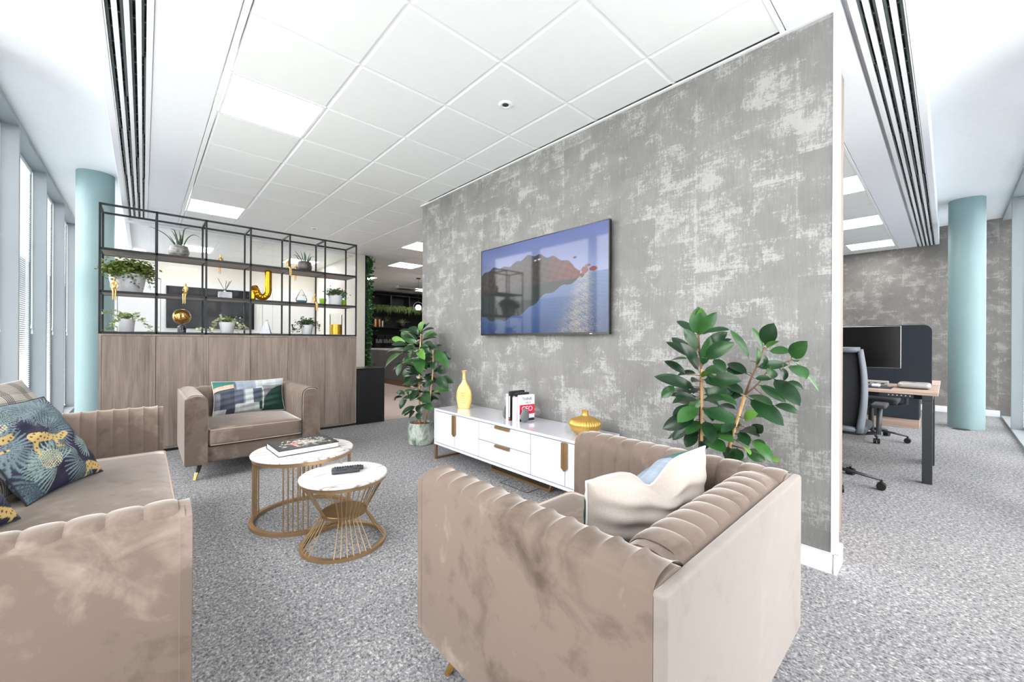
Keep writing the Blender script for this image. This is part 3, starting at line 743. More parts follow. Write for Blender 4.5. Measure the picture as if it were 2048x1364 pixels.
def geo_print(u, v, front):
    c = np.tile(lin(192, 182, 173), (len(u), 1))
    if not front: return c
    W_ = lin(206, 214, 214); B1 = lin(150, 162, 176); B2 = lin(96, 106, 122); B3 = lin(72, 82, 98); G = lin(14, 62, 52); G2 = lin(46, 122, 106); PK = lin(236, 196, 176); GR = lin(140, 138, 146)
    def put(mask, col): c[mask] = col
    put(u >= 0, B1)
    put(u < 0.30, B3); put((u < 0.08) & (v < 0.62), GR)
    put((u >= 0.27) & (u < 0.40 + 0.04 * 0) & (v < 0.82 - 1.4 * (u - 0.27) * 2.2 + 0.25) & (v > 0.28), B2)
    put((u > 0.30) & (u < 0.62) & (v > 0.70), B1 * 1.12)
    put((u > 0.42) & (u < 0.54) & (v > 0.22) & (v < 0.72), W_)
    put((u > 0.54) & (u < 0.66) & (v > 0.24) & (v < 0.72), B3)
    put((v < 0.26) & (u > 0.28) & (u < 0.64), W_ * 0.95); put((v < 0.14) & (u < 0.16), W_)
    put((u > 0.58) & (v > 0.72 + 0.1 * (u - 0.6)), W_); put((u > 0.68) & (v > 0.70) & (v < 0.80), GR)
    arc = (u < 0.27)
    av = 0.74 + 0.22 * np.sqrt(np.clip(u, 0, 1) / 0.27 + 1e-6) * 0.6
    put(arc & (v > av - 0.16 + 0.03), G); put(arc & (v > av - 0.10), PK); put(arc & (v > av + 0.02), G2)
    put((u > 0.66) & (v < 0.70), GR * 0.8)
    d = np.hypot((u - 1.02) / 0.36, (v - 0.02) / 0.76); put((d < 1) & (u > 0.64), G)
    put((np.abs(u - (0.665 + 0.02 * np.sin(v * PI))) < 0.008) & (v < 0.72) & (v > 0.06), W_)
    put((u < 0.645 + 0.02) & (u > 0.62) & (v < 0.3) & (v > 0.05), G)
    k = weave(u, v); k[(c == G).all(1) | (c == G2).all(1)] = 1
    return c * k[:, None]
def leaf_print(seed):
    rs = np.random.RandomState(seed)
    fans = [(rs.uniform(-0.05, 1.05), rs.uniform(-0.05, 1.05), rs.uniform(0.16, 0.30), rs.uniform(0, 2 * PI), rs.randint(0, 4), rs.randint(9, 15)) for _ in range(24)]
    dots = [(0.32, 0.30, 0.13, 0.10), (0.05, 0.74, 0.15, 0.06)]
    def fn(u, v, front):
        c = np.tile(lin(40, 38, 68), (len(u), 1))
        pal = [(158, 184, 178), (100, 124, 132), (64, 86, 100), (132, 150, 158)]
        for (x, y, r, an, k, nl) in fans:
            dx, dy = u - x, v - y; rr = np.hypot(dx, dy); th = (np.arctan2(dy, dx) - an + PI) % (2 * PI) - PI
            spread = 1.9; tt = (th / spread * nl) % 1.0; on = np.abs(tt - 0.5) < 0.31 * np.sin(np.clip(rr / r, 0.03, 1) * PI) ** 0.6
            m = (rr < r) & (np.abs(th) < spread) & on
            sh = 1.0 + 0.45 * (tt - 0.5); col = lin(*pal[k])
            c[m] = col * sh[m][:, None]
        for (x, y, a, b) in dots:
            gx, gy = (u * 46) % 1 - 0.5, (v * 46 + (np.floor(u * 46) % 2) * 0.5) % 1 - 0.5
            m = (((u - x) / a) ** 2 + ((v - y) / b) ** 2 < 1) & (np.hypot(gx, gy) < 0.33); c[m] = lin(240, 226, 178)
        gold = lin(230, 198, 128)
        def cap(x0, y0, x1, y1, r0, r1):
            dx, dy = x1 - x0, y1 - y0; t = np.clip(((u - x0) * dx + (v - y0) * dy) / (dx * dx + dy * dy), 0, 1)
            return np.hypot(u - x0 - t * dx, v - y0 - t * dy) < r0 + (r1 - r0) * t
        for (ox, oy, s) in ((0.42, 0.50, 1.0), (-0.06, 0.62, 0.9), (0.86, 0.06, 0.9)):
            body = cap(ox - .12 * s, oy + .05 * s, ox + .16 * s, oy - .01 * s, .052 * s, .04 * s) | cap(ox + .16 * s, oy - .01 * s, ox + .24 * s, oy + .01 * s, .035 * s, .03 * s)
            body |= cap(ox - .12 * s, oy + .03 * s, ox - .17 * s, oy - .14 * s, .03 * s, .012 * s) | cap(ox + .06 * s, oy - .04 * s, ox + .02 * s, oy - .11 * s, .02 * s, .012 * s)
            body |= cap(ox + .02 * s, oy - .11 * s, ox + .14 * s, oy - .12 * s, .012 * s, .01 * s)
            c[body] = gold
            sp = (np.sin(u * 95) * np.sin(v * 105 + 1.3 * np.sin(u * 40)) > 0.62); c[body & sp] = lin(60, 48, 40)
        return c
    return fn
def knit_print(u, v, front):
    k = (np.sin(u * 2 * PI * 62) > -0.2) & (np.sin(v * 2 * PI * 62) > -0.75)
    c = np.where(k[:, None], lin(226, 220, 208), lin(96, 92, 88)); return c
L_BR = at(205, 943, 2, 0.436); L_BL = at(28, 1020, 2, 0.446)
ex = (L_BR - L_BL); ex.z = 0; ex.normalize(); nrm = Vector((0.886, -0.464, 0)); nrm = Vector((ex.y, -ex.x, 0)); tilt = 0.54
up = Vector((0, 0, 1)) * math.cos(tilt) - nrm * math.sin(tilt)
Ls = 0.47
org = L_BR - ex * (Ls / 2) + nrm * 0.0; org.z = 0.438
cushion('cushion', 'navy cushion printed with palm leaves and gold leopards, in front of the knitted one', org, ex, up, Ls, Ls, 0.15, leaf_print(5), 150, seam=M['felt'])
o2 = org - nrm * 0.115 + ex * 0.035 + Vector((0, 0, 0.012)); up2 = Vector((0, 0, 1)) * math.cos(0.50) - nrm * math.sin(0.50)
cushion('cushion', 'cream and grey knitted cushion behind the palm leaf cushion', o2, ex, up2, 0.54, 0.54, 0.15, knit_print, 190)
BR3 = at(40, 1036, 2, 0.442); org3 = BR3 - ex * (Ls / 2); org3.z = 0.44
cushion('cushion', 'palm leaf cushion of which only one corner shows above the near sofa arm', org3, ex, up, Ls, Ls, 0.14, leaf_print(11), 110, seam=M['felt'])
cushion('cushion', 'oblong green and blue patchwork cushion lying front-up on the armchair by the cupboards', (0.775, 4.625, 0.424), (1, 0.0, 0.002), (0, 0.26, 0.96), 0.60, 0.325, 0.13, geo_print, 120)
cushion('cushion', 'oblong patchwork cushion showing its plain beige back in the nearest armchair', (1.275, 0.71, 0.428), (-0.975, 0.20, -0.05), (0.03, -0.16, 0.98), 0.58, 0.315, 0.19, geo_print, 120, dent=0.075)

# ================================================================== COFFEE TABLES
def arc_pts(r, z, n=64, c=(0, 0)): return [(c[0] + r * math.cos(2 * PI * i / n), c[1] + r * math.sin(2 * PI * i / n), z) for i in range(n)]
def ring(m, r, z0, z1, t):
    m.lathe([(r - t, z0), (r, z0), (r, z1), (r - t, z1), (r - t, z0)], (0, 0, 0), 64, caps=False)
def big_table(x, y):
    t = thing('coffee_table', 'taller round coffee table with straight gold rods and white stone top', 'coffee table', (x, y, 0))
    MB().lathe([(0.0, 0.416), (0.292, 0.416), (0.298, 0.420), (0.298, 0.427), (0.295, 0.430), (0.0, 0.430)], (0, 0, 0), 72).build('tabletop', M['stone'], t, smooth=40)
    m = MB(); ring(m, 0.288, 0.396, 0.416, 0.02); m.build('top_ring', M['goldrod'], t, smooth=40)
    m = MB(); ring(m, 0.302, 0.0, 0.02, 0.026); m.build('base_ring', M['goldrod'], t, smooth=40)
    for g in range(4):
        a0 = math.radians(246 + 90 * g)
        for k in range(6):
            a = a0 + math.radians((k - 2.5) * 5.4)
            MB().tube([(0.28 * math.cos(a), 0.28 * math.sin(a), 0.018), (0.28 * math.cos(a), 0.28 * math.sin(a), 0.398)], 0.0042, 8).build('rod', M['goldrod'], t, smooth=60)
def small_table(x, y):
    t = thing('coffee_table', 'lower round coffee table with waisted gold wires and white stone top', 'coffee table', (x, y, 0))
    MB().lathe([(0.0, 0.372), (0.226, 0.372), (0.232, 0.376), (0.232, 0.383), (0.229, 0.386), (0.0, 0.386)], (0, 0, 0), 72).build('tabletop', M['stone'], t, smooth=40)
    m = MB(); ring(m, 0.222, 0.354, 0.372, 0.018); m.build('top_ring', M['goldrod'], t, smooth=40)
    m = MB(); ring(m, 0.226, 0.0, 0.018, 0.022); m.build('base_ring', M['goldrod'], t, smooth=40)
    MB().lathe([(0.0, 0.166), (0.116, 0.166), (0.118, 0.168), (0.118, 0.184), (0.116, 0.186), (0.0, 0.186)], (0, 0, 0), 56).build('waist_disc', M['bronze'], t, smooth=40)
    for g in range(4):
        a0 = math.radians(263 + 90 * g)
        for k in range(7):
            a = a0 + math.radians((k - 3) * 8.6); c, s = math.cos(a), math.sin(a)
            MB().tube([(0.217 * c, 0.217 * s, 0.016), (0.120 * c, 0.120 * s, 0.166), (0.120 * c, 0.120 * s, 0.186), (0.214 * c, 0.214 * s, 0.356)], 0.0026, 6).build('wire', M['goldrod'], t, smooth=60)
big_table(0.772, 2.835); small_table(0.838, 2.305)
# coffee-table book
def book_cover(u, v):
    rs = np.random.RandomState(8); c = np.tile(lin(28, 27, 32), (len(u), 1))
    pal = [(232, 226, 214), (222, 214, 200), (206, 204, 200), (130, 188, 196), (226, 204, 150), (206, 178, 160), (160, 178, 150), (210, 214, 212)]
    for k in range(170):
        x, y = rs.normal(0.52, 0.20), rs.normal(0.5, 0.19); a, b, th = rs.uniform(.012, .05), rs.uniform(.008, .02), rs.uniform(0, PI)
        dx, dy = (u - x), (v - y) * 0.7; p = dx * math.cos(th) + dy * math.sin(th); q = -dx * math.sin(th) + dy * math.cos(th)
        c[(p / a) ** 2 + (q / b) ** 2 < 1] = lin(*pal[rs.randint(len(pal))])
    for (x, y, r) in ((0.34, 0.42, .055), (0.29, 0.5, .04), (0.38, 0.52, .03)): c[np.hypot(u - x, (v - y) * .7) < r] = lin(232, 120, 128)
    c[(u < 0.10) | (u > 0.93) | (v < 0.07) | (v > 0.94)] = lin(30, 29, 34)
    return c
b0, b1, b3 = at(557, 915, 2, 0.4315), at(678, 893.5, 2, 0.4315), at(530, 896, 2, 0.4315)
bx = (b1 - b0); bL = bx.length; bx.normalize(); by = Vector((-bx.y, bx.x, 0)); bW = 0.285
bk = thing('book', 'thick black-covered flower book lying on the taller coffee table', 'book', (b0.x, b0.y, 0.4305), math.atan2(bx.y, bx.x))
MB().box(0.0, 0.0, 0.0, bL, bW, 0.003).build('back_cover', M['satinblack'], bk)
MB().box(0.004, 0.004, 0.0031, bL - 0.004, bW - 0.002, 0.033).build('page_block', M['paperwhite'], bk)
MB().box(0.0, bW - 0.0019, 0.003, bL, bW + 0.001, 0.034).build('spine', M['satinblack'], bk)
n1, n2 = 150, 100; m = MB(); m.grid(lambda u, v: (u * bL, v * bW, 0.0368), n1, n2); uu, vv = np.meshgrid(np.linspace(0, 1, n1 + 1), np.linspace(0, 1, n2 + 1), indexing='ij')
MB().box(0, 0, 0.0331, bL, bW, 0.0366).build('front_cover', M['satinblack'], bk)
me = m.mesh('cover_print', M['printmetal'], recalc=False); paint(me, np.c_[book_cover(uu.ravel(), vv.ravel()), np.ones(uu.size)]); link('cover_print', me, bk)
# remotes
def remote(label, p0, p1, w, h, keys):
    d = p1 - p0; L = d.length; t = thing('remote_control', label, 'remote control', (p0.x, p0.y, 0.3862), math.atan2(d.y, d.x))
    m = MB(); rounded_box(m, 0, -w / 2, 0, L, w / 2, h, 0.008, n=6); m.build('body', M['charcoal'], t, smooth=180)
    for i in range(keys[0]):
        for j in range(keys[1]):
            x = 0.018 + (L - 0.036) * i / (keys[0] - 1); y = -w * 0.32 + w * 0.64 * (j / max(1, keys[1] - 1)) if keys[1] > 1 else 0
            MB().lathe([(0.0035, h - 0.002), (0.0033, h + 0.0022), (0.0, h + 0.003)], (x, y, 0), 8).build('key', M['chairgrey'] if (i + j) % 4 == 0 else M['satinblack'], t, smooth=50)
    return t
ra, rb = at(663, 941, 2, 0.395), at(727, 934, 2, 0.395)
remote('longer black remote control with rows of raised keys, on the lower table', ra, rb, 0.042, 0.021, (11, 3))
d_ = (rb - ra).normalized(); off = Vector((d_.y, -d_.x, 0)) * 0.044
remote('shorter smooth black remote control in front of the keyed one', ra + off + d_ * 0.002, ra + off + d_ * 0.15, 0.036, 0.017, (3, 1))

# ================================================================== PICTURE WALL: TELEVISION, CONSOLE AND WHAT STANDS ON IT
def screen_print(u, v):
    c = np.zeros((len(u), 3))
    sky0, sky1 = lin(112, 126, 184), lin(160, 172, 210); wat0, wat1 = lin(44, 72, 128), lin(112, 142, 188)
    hz = 0.56
    ts = np.clip((v - hz) / (1 - hz), 0, 1)[:, None]; tw = np.clip(v / hz, 0, 1)[:, None]
    c = np.where((v > hz)[:, None], sky1 * (1 - ts) + sky0 * ts, wat0 * (1 - tw) + wat1 * tw)
    cl = 0.5 + 0.5 * np.sin(u * 9 + 14 * v + 2 * np.sin(u * 5)); c[v > hz] *= (1 + 0.12 * cl[v > hz])[:, None]
    c[v <= hz] *= (1 + 0.05 * np.sin(v[v <= hz] * 190 + 9 * np.sin(u[v <= hz] * 12)) + 0.05 * np.random.RandomState(1).randn(int((v <= hz).sum())))[:, None]
    lf = np.clip(1 - u / 0.35, 0, 1); c = c * (1 - 0.25 * lf[:, None])
    # sun glint on the water
    g = np.exp(-((u - (0.86 - 0.10 * (hz - v))) / (0.05 + 0.12 * (hz - v))) ** 2) * (v < hz)
    rip = np.clip(0.5 + 0.5 * np.sin(v * 230 + 5 * np.sin(u * 33 + v * 60)) * np.sin(u * 170 + v * 410) + 0.25 * np.random.RandomState(2).randn(len(u)), 0, 1)
    c = c * (1 - (0.75 * g * rip)[:, None]) + lin(222, 208, 170) * (0.75 * g * rip)[:, None]
    # headland and its dark reflection
    top = 0.80 + 0.03 * np.sin(u * 17) + 0.012 * np.sin(u * 61) - np.clip((u - 0.62) / 0.2, 0, 1) ** 1.6 * 0.24 - np.clip((0.30 - u) / 0.3, 0, 1) * 0.10
    bot = 0.20 + np.clip((u - 0.42) / 0.4, 0, 1) * 0.36 - 0.05 * np.sin(u * 9) + 0.015 * np.sin(u * 47)
    isl = (v < top) & (v > bot) & (u < 0.825)
    shore = hz - 0.04 - 0.10 * np.clip(0.6 - u, 0, 1)
    rock = lin(72, 64, 58) * (1 - np.clip((u - 0.55) / 0.2, 0, 1))[:, None] + lin(118, 66, 56) * np.clip((u - 0.55) / 0.2, 0, 1)[:, None]
    refl = lin(48, 54, 50); tex = 1 + 0.22 * np.sin(u * 83 + 31 * v) * np.sin(v * 71 - 23 * u)
    c[isl] = np.where((v > shore)[:, None], rock * tex[:, None], refl * (1 + 0 * tex[:, None]))[isl]
    tt = isl & (v > top - 0.035) & (u < 0.62); c[tt] = lin(58, 66, 70)
    for (x, y, a, b, col) in ((0.855, 0.585, 0.022, 0.035, (150, 86, 74)), (0.838, 0.54, 0.014, 0.02, (110, 62, 62)), (0.91, 0.585, 0.026, 0.022, (160, 92, 78)), (0.875, 0.625, 0.018, 0.012, (150, 110, 100)), (0.79, 0.72, 0.012, 0.012, (84, 70, 76))):
        m = ((u - x) / a) ** 2 + ((v - y) / b) ** 2 < 1; c[m] = lin(*col)
    for (x, y) in ((0.50, 0.765), (0.53, 0.77)): c[((u - x) / .012) ** 2 + ((v - y) / .008) ** 2 < 1] = lin(214, 214, 216)
    return np.clip(c, 0, 1)
TY0, TY1, TZ0, TZ1 = 1.640, 3.116, 1.192, 2.022
tv = thing('television', 'large wall-mounted television showing a rocky headland and blue sea', 'television', (WX - 0.06, (TY0 + TY1) / 2, (TZ0 + TZ1) / 2))
hw, hh = (TY1 - TY0) / 2, (TZ1 - TZ0) / 2
MB().box(0.001, -hw, -hh, 0.028, hw, hh).build('housing', M['tvblack'], tv, bevel=0.003)
MB().box(0.0285, -hw * 0.5, -hh * 0.5, 0.058, hw * 0.5, hh * 0.5).build('wall_bracket', M['satinblack'], tv)
m = MB(); b = 0.007; bb_ = 0.018
m.box(-0.004, -hw, -hh, 0.0005, -hw + b, hh); m.box(-0.004, hw - b, -hh, 0.0005, hw, hh); m.box(-0.004, -hw + b, hh - b, 0.0005, hw - b, hh); m.box(-0.004, -hw + b, -hh, 0.0005, hw - b, -hh + bb_)
m.build('bezel', M['tvblack'], tv)
def _scr():
    m = NT('television_picture'); a = m.n('ShaderNodeVertexColor'); a.layer_name = 'print'
    m.set(base=(0.01, 0.01, 0.012, 1), rough=0.05, spec=0.3, em=a.outputs[0], ems=0.42); return m.m
M['screen'] = _scr()
n1, n2 = 330, 190; m = MB(); m.grid(lambda u, v: (-0.001, (hw - b) * (1 - 2 * u), (-hh + bb_) + v * (2 * hh - b - bb_)), n1, n2)
uu, vv = np.meshgrid(np.linspace(0, 1, n1 + 1), np.linspace(0, 1, n2 + 1), indexing='ij')
me = m.mesh('screen', M['screen'], recalc=False); me.flip_normals(); paint(me, np.c_[screen_print(uu.ravel(), vv.ravel()), np.ones(uu.size)]); link('screen', me, tv)
MB().box(-0.0055, -hw * 0.80, -hh + 0.004, -0.0041, -hw * 0.80 + 0.018, -hh + 0.0075).build('standby_light', M['led'], tv)

# console
CX0, CX1, CY0, CY1, CZ0, CZ1 = 2.07, 2.475, 1.565, 3.355, 0.145, 0.489
cs = thing('console_cabinet', 'long low white gloss media console with brass pulls under the television', 'cabinet', ((CX0 + CX1) / 2, (CY0 + CY1) / 2, 0))
cx, cy = (CX0 + CX1) / 2, (CY0 + CY1) / 2; dx, dy = (CX1 - CX0) / 2, (CY1 - CY0) / 2
m = MB(); m.box(-dx, -dy, CZ0, dx, dy, CZ0 + 0.02); m.box(-dx, -dy, CZ0 + 0.021, dx, -dy + 0.018, CZ1 - 0.021); m.box(-dx, dy - 0.018, CZ0 + 0.021, dx, dy, CZ1 - 0.021); m.box(-dx + 0.025, -dy + 0.02, CZ0 + 0.021, dx, dy - 0.02, CZ1 - 0.021)
m.build('carcass', M['gloss'], cs, bevel=0.0015)
MB().box(-dx + 0.0215, -dy + 0.019, CZ0 + 0.0205, -dx + 0.0245, dy - 0.019, CZ1 - 0.0215).build('gap_shade_sheet', M['charcoal'], cs)  # dark sheet that paints the shade into the gaps between the fronts
MB().box(-dx, -dy, CZ1 - 0.02, dx, dy, CZ1).build('top', M['consoletop'], cs, bevel=0.002)
yD0, yD1 = 2.048 - cy, 2.664 - cy                     # drawers
yA = 3.018 - cy; yB = 1.727 - cy                     # meeting edges of the door pairs
zf0, zf1 = CZ0 + 0.023, CZ1 - 0.023
def front(name, y0, y1, z0, z1):
    return MB().box(-dx + 0.004, y0 + 0.0028, z0 + 0.0028, -dx + 0.021, y1 - 0.0028, z1 - 0.0028).build(name, M['gloss'], cs, bevel=0.001)
doors = [front('door', yA, dy - 0.02, zf0, zf1), front('door', yD1, yA, zf0, zf1), front('door', yB, yD0, zf0, zf1), front('door', -dy + 0.02, yB, zf0, zf1)]
zm = (zf0 + zf1) / 2
dr = [front('drawer', yD0, yD1, zm, zf1), front('drawer', yD0, yD1, zf0, zm)]
def pull(par, y, s):
    m = MB(); m.prism([(y, zf1 - 0.004), (y + s * 0.024, zf1 - 0.004), (y + s * 0.024, zf0 + 0.125), (y, zf0 + 0.105)], -dx - 0.012, -dx + 0.0035, 0)
    m.build('pull', M['bronze'], par, bevel=0.001)
pull(doors[0], yA + 0.0005, 1); pull(doors[1], yA - 0.0005, -1); pull(doors[2], yB + 0.0005, 1); pull(doors[3], yB - 0.0005, -1)
for d, z in zip(dr, (zf1, zm)):
    yc = (yD0 + yD1) / 2; m = MB(); m.box(-dx - 0.014, yc - 0.085, z - 0.006, -dx + 0.003, yc + 0.085, z - 0.002); m.box(-dx - 0.014, yc - 0.085, z - 0.022, -dx - 0.010, yc + 0.085, z - 0.006); m.build('pull', M['bronze'], d)
def sled(y):
    m = MB(); w = 0.012
    m.box(-dx + 0.004, y - w, 0.0, -dx + 0.026, y + w, CZ0 - 0.001); m.box(dx - 0.026, y - w, 0.0, dx - 0.004, y + w, CZ0 - 0.001); m.box(-dx + 0.026, y - w, 0.0, dx - 0.026, y + w, 0.018)
    m.build('sled_foot', M['bronze'], cs, bevel=0.001)
sled(dy - 0.014); sled(-dy + 0.014)
m = MB(); ya, yb = 2.03 - cy, 2.72 - cy; xx = 0.012
m.prism([(yb + 0.05, CZ0 - 0.001), (yb + 0.026, CZ0 - 0.001), (yb - 0.008, 0.020), (ya + 0.008, 0.020), (ya - 0.026, CZ0 - 0.001), (ya - 0.05, CZ0 - 0.001), (ya, 0.0), (yb, 0.0)], xx - 0.025, xx + 0.025, 0)
m.build('middle_foot', M['bronze'], cs)

# tall flat gold vase with a draped relief
def flat_vase():
    t = thing('vase', 'tall slim pale gold bottle vase with rippled teardrop relief', 'vase', (2.285, 3.165, CZ1))
    prof = smooth_prof([(0.060, 0.0), (0.064, 0.012), (0.077, 0.07), (0.080, 0.115), (0.074, 0.165), (0.052, 0.215), (0.026, 0.25), (0.017, 0.285), (0.0155, 0.32), (0.019, 0.345), (0.026, 0.362)], 5)
    def wd(z):
        for (a, za), (b2, zb) in zip(prof[:-1], prof[1:]):
            if za <= z <= zb: return a + (b2 - a) * (z - za) / max(1e-6, zb - za)
        return prof[-1][0]
    m = MB(); n = 64; Z = [0.362 * k / 90 for k in range(91)]; vs = []; fs = []
    for z in Z:
        w = wd(z); d = min(w * 0.52, 0.030) if z < 0.28 else w * 0.8
        for i in range(n):
            a = 2 * PI * i / n; ca, sa = math.cos(a), math.sin(a)
            x = d * (abs(sa) ** 0.8) * (1 if sa >= 0 else -1); y = w * (abs(ca) ** 0.85) * (1 if ca >= 0 else -1)
            # nested drop folds on both faces
            q = math.hypot(y, (z - 0.150) * (0.62 if z < 0.150 else 0.33)) ; fold = math.sin(q * 2 * PI / 0.0135) * 0.0024 * (1 if 0.012 < q < 0.066 and z < 0.235 else 0) * abs(sa)
            if q < 0.012: fold = 0.004 * abs(sa)
            vs.append((x + (fold if sa > 0 else -fold), y, z))
    for k in range(len(Z) - 1):
        for i in range(n): fs.append((k * n + i, k * n + (i + 1) % n, (k + 1) * n + (i + 1) % n, (k + 1) * n + i))
    fs.append(tuple(range(n - 1, -1, -1)))
    m.add(vs, fs); m.build('body', M['palegold'], t, smooth=180)
    t.rotation_euler = (0, 0, 0.55)
flat_vase()
t = thing('vase', 'squat ribbed gold vase with a narrow neck on the console', 'vase', (2.275, 1.715, CZ1))
pf = smooth_prof([(0.056, 0.0), (0.062, 0.003), (0.098, 0.036), (0.110, 0.070), (0.107, 0.088), (0.088, 0.108), (0.055, 0.122), (0.030, 0.131), (0.0225, 0.142), (0.0215, 0.160), (0.0225, 0.170)], 4)
m = MB(); m.lathe(pf + [(0.018, 0.169), (0.017, 0.12)], (0, 0, 0), 144, lambda r, z, a: r * (1 + 0.045 * max(0, math.sin((z - 0.06) / 0.068 * PI)) * math.cos(36 * a)) if 0.06 < z < 0.128 else r)
m.build('body', M['gold'], t, smooth=180)

# books between bookends
def lettering(txt, size, mat, par, loc, rot, name='lettering', xs=1.0, align='CENTER'):
    cu = bpy.data.curves.new(name, 'FONT'); cu.body = txt; cu.size = size; cu.extrude = 0.0004; cu.align_x = align; cu.align_y = 'CENTER'
    tmp = bpy.data.objects.new(name, cu); COL.objects.link(tmp)
    dg = bpy.context.evaluated_depsgraph_get(); me = bpy.data.meshes.new_from_object(tmp.evaluated_get(dg)); bpy.data.objects.remove(tmp)
    me.materials.clear(); me.materials.append(mat); o = link(name, me, par); o.location = loc; o.rotation_euler = rot; o.scale = (xs, 1, 1); return o
M['ink'] = plain('printed_black', C(40, 40, 44), 0.5); M['red'] = plain('printed_red', C(206, 32, 62), 0.5); M['pinkspine'] = plain('pink_spine', C(244, 210, 226), 0.5); M['creamspine'] = plain('cream_spine', C(244, 238, 226), 0.5)
M['darkcover'] = plain('black_cover', C(36, 36, 38), 0.4); M['bookwhite'] = plain('cover_white', C(230, 232, 242), 0.5); M['rosetext'] = plain('rose_text', C(214, 96, 150), 0.5)
def std_book(label, y, th, h, d, mat, x=2.205):
    """book standing on the console, spine towards the room (-X)"""
    t = thing('book', label, 'book', (x, y, CZ1))
    m = MB(); m.box(0, -th / 2, 0, 0.003, th / 2, h); m.box(0.003, -th / 2, 0, d, -th / 2 + 0.002, h); m.box(0.003, th / 2 - 0.002, 0, d, th / 2, h)
    m.build('cover', mat, t); MB().box(0.0035, -th / 2 + 0.0022, 0.002, d - 0.004, th / 2 - 0.0022, h - 0.003).build('page_block', M['paperwhite'], t)
    return t
y0 = 2.452
b1_ = std_book('cream book furthest along the row, against the far bookend', y0, 0.030, 0.215, 0.15, M['creamspine'])
lettering('B S F D', 0.016, M['ink'], b1_, (-0.0004, 0, 0.195), (PI / 2, 0, -PI / 2), xs=0.35)
b2_ = std_book('tallest book with black cover and white banded spine', y0 - 0.0265, 0.021, 0.238, 0.165, M['darkcover'])
MB().box(-0.0009, -0.0085, 0.03, -0.0003, 0.0035, 0.20).build('spine_label', M['paperwhite'], b2_); MB().box(-0.0009, -0.0085, 0.012, -0.0003, 0.0035, 0.022).build('spine_mark', M['red'], b2_)
b3_ = std_book('black book with pale bands standing behind the pink spine', y0 - 0.0505, 0.026, 0.222, 0.16, M['darkcover'], 2.235)
MB().box(-0.0009, -0.010, 0.195, -0.0003, 0.010, 0.200).build('spine_band', M['paperwhite'], b3_)
b4_ = std_book('white and pink spined book beside the upright red and white cover', y0 - 0.080, 0.031, 0.195, 0.15, M['pinkspine'])
MB().box(-0.0009, 0.003, 0.0, -0.0003, 0.015, 0.17).build('spine_panel', M['paperwhite'], b4_)
lettering('R A D I C A L', 0.013, M['rosetext'], b4_, (-0.0004, -0.006, 0.09), (PI / 2, -PI / 2, -PI / 2), 'spine_lettering')
# book with its front cover turned to the camera
t = thing('book', 'white and red book with its front cover showing, last in the row', 'book', (2.225, 2.325, CZ1), 0.0)
t.rotation_euler = (0, 0, math.radians(-8))
h = 0.213; w = 0.150; th = 0.026
m = MB(); m.box(0, 0, 0, w, 0.002, h); m.box(0, th - 0.002, 0, w, th, h); m.box(0, 0.002, 0, 0.003, th - 0.002, h); m.build('cover', M['bookwhite'], t)
MB().box(0.0035, 0.0022, 0.002, w - 0.003, th - 0.0022, h - 0.003).build('page_block', M['paperwhite'], t)
MB().box(0.0, -0.0008, 0.058, w, -0.0002, 0.135).build('red_band', M['red'], t)
MB().box(0.0, -0.0008, 0.002, w, -0.0002, 0.024).build('dark_foot_band', M['darkcover'], t)
lettering('THINK', 0.036, M['ink'], t, (w * 0.5, -0.0006, 0.180), (PI / 2, 0, 0), xs=0.95)
lettering('LIKE A', 0.020, M['ink'], t, (w * 0.56, -0.0006, 0.150), (PI / 2, 0, 0), xs=0.95)
lettering('CEO', 0.058, M['bookwhite'], t, (w * 0.5, -0.0012, 0.100), (PI / 2, 0, 0), xs=0.95)
def bookend(label, x, y, rz):
    t = thing('bookend', label, 'bookend', (x, y, CZ1), rz)
    m = MB(); pts = [(0.0, 0.0)]
    n = 28; prof = []
    for i in range(n + 1):
        s = i / n; a = PI * s; prof.append((0.052 * math.sin(a) * (1 - 0.28 * s) * (1 - s * 0.18), 0.115 * (1 - math.cos(a)) / 2))
    m.lathe(prof, (0, 0, 0), 24, None, 1.0, 0.34); m.build('drop', M['bookend'], t, smooth=180)
bookend('teardrop grey metal bookend in front of the red and white book', 2.245, 2.285, math.radians(-8))
bookend('teardrop grey metal bookend at the far side of the books', 2.24, 2.499, 0)

# ================================================================== LARGE PLANTS
def leaf(par, base, tip, w, nrm=None, droop=0.1, mat='ficus', name='leaf'):
    """obovate glossy leaf, folded along its midrib and arched from base to tip"""
    B, T = Vector(base), Vector(tip); d = T - B; L = d.length
    if L < 1e-4: return
    ax = d.normalized(); nrm = Vector(nrm if nrm is not None else (-0.35, -0.25, 1.0)); side = ax.cross(nrm)
    if side.length < 0.05: side = ax.cross(Vector((-0.7, -0.7, 0.2)))
    side.normalize(); nn = side.cross(ax).normalized()
    ns = 10; vs = []; fs = []
    for i in range(ns + 1):
        s = i / ns; hw_ = w * 0.5 * (math.sin(PI * s ** 1.12) ** 0.72) if 0 < s < 1 else 0.0
        if s < 0.11: hw_ = min(hw_, w * 0.05)
        c = B + d * s + nn * (L * droop * 4 * s * (1 - s)) ; f = 0.22 * hw_
        vs += [c + side * hw_ + nn * f, c + side * hw_ * 0.5 + nn * f * 0.3, c, c - side * hw_ * 0.5 + nn * f * 0.3, c - side * hw_ + nn * f]
    for i in range(ns):
        for j in range(4): fs.append((i * 5 + j, i * 5 + j + 1, (i + 1) * 5 + j + 1, (i + 1) * 5 + j))
    m = MB().add(vs, fs); me = m.mesh(name, M[mat], 180, recalc=False)
    o = link(name, me, par); return o
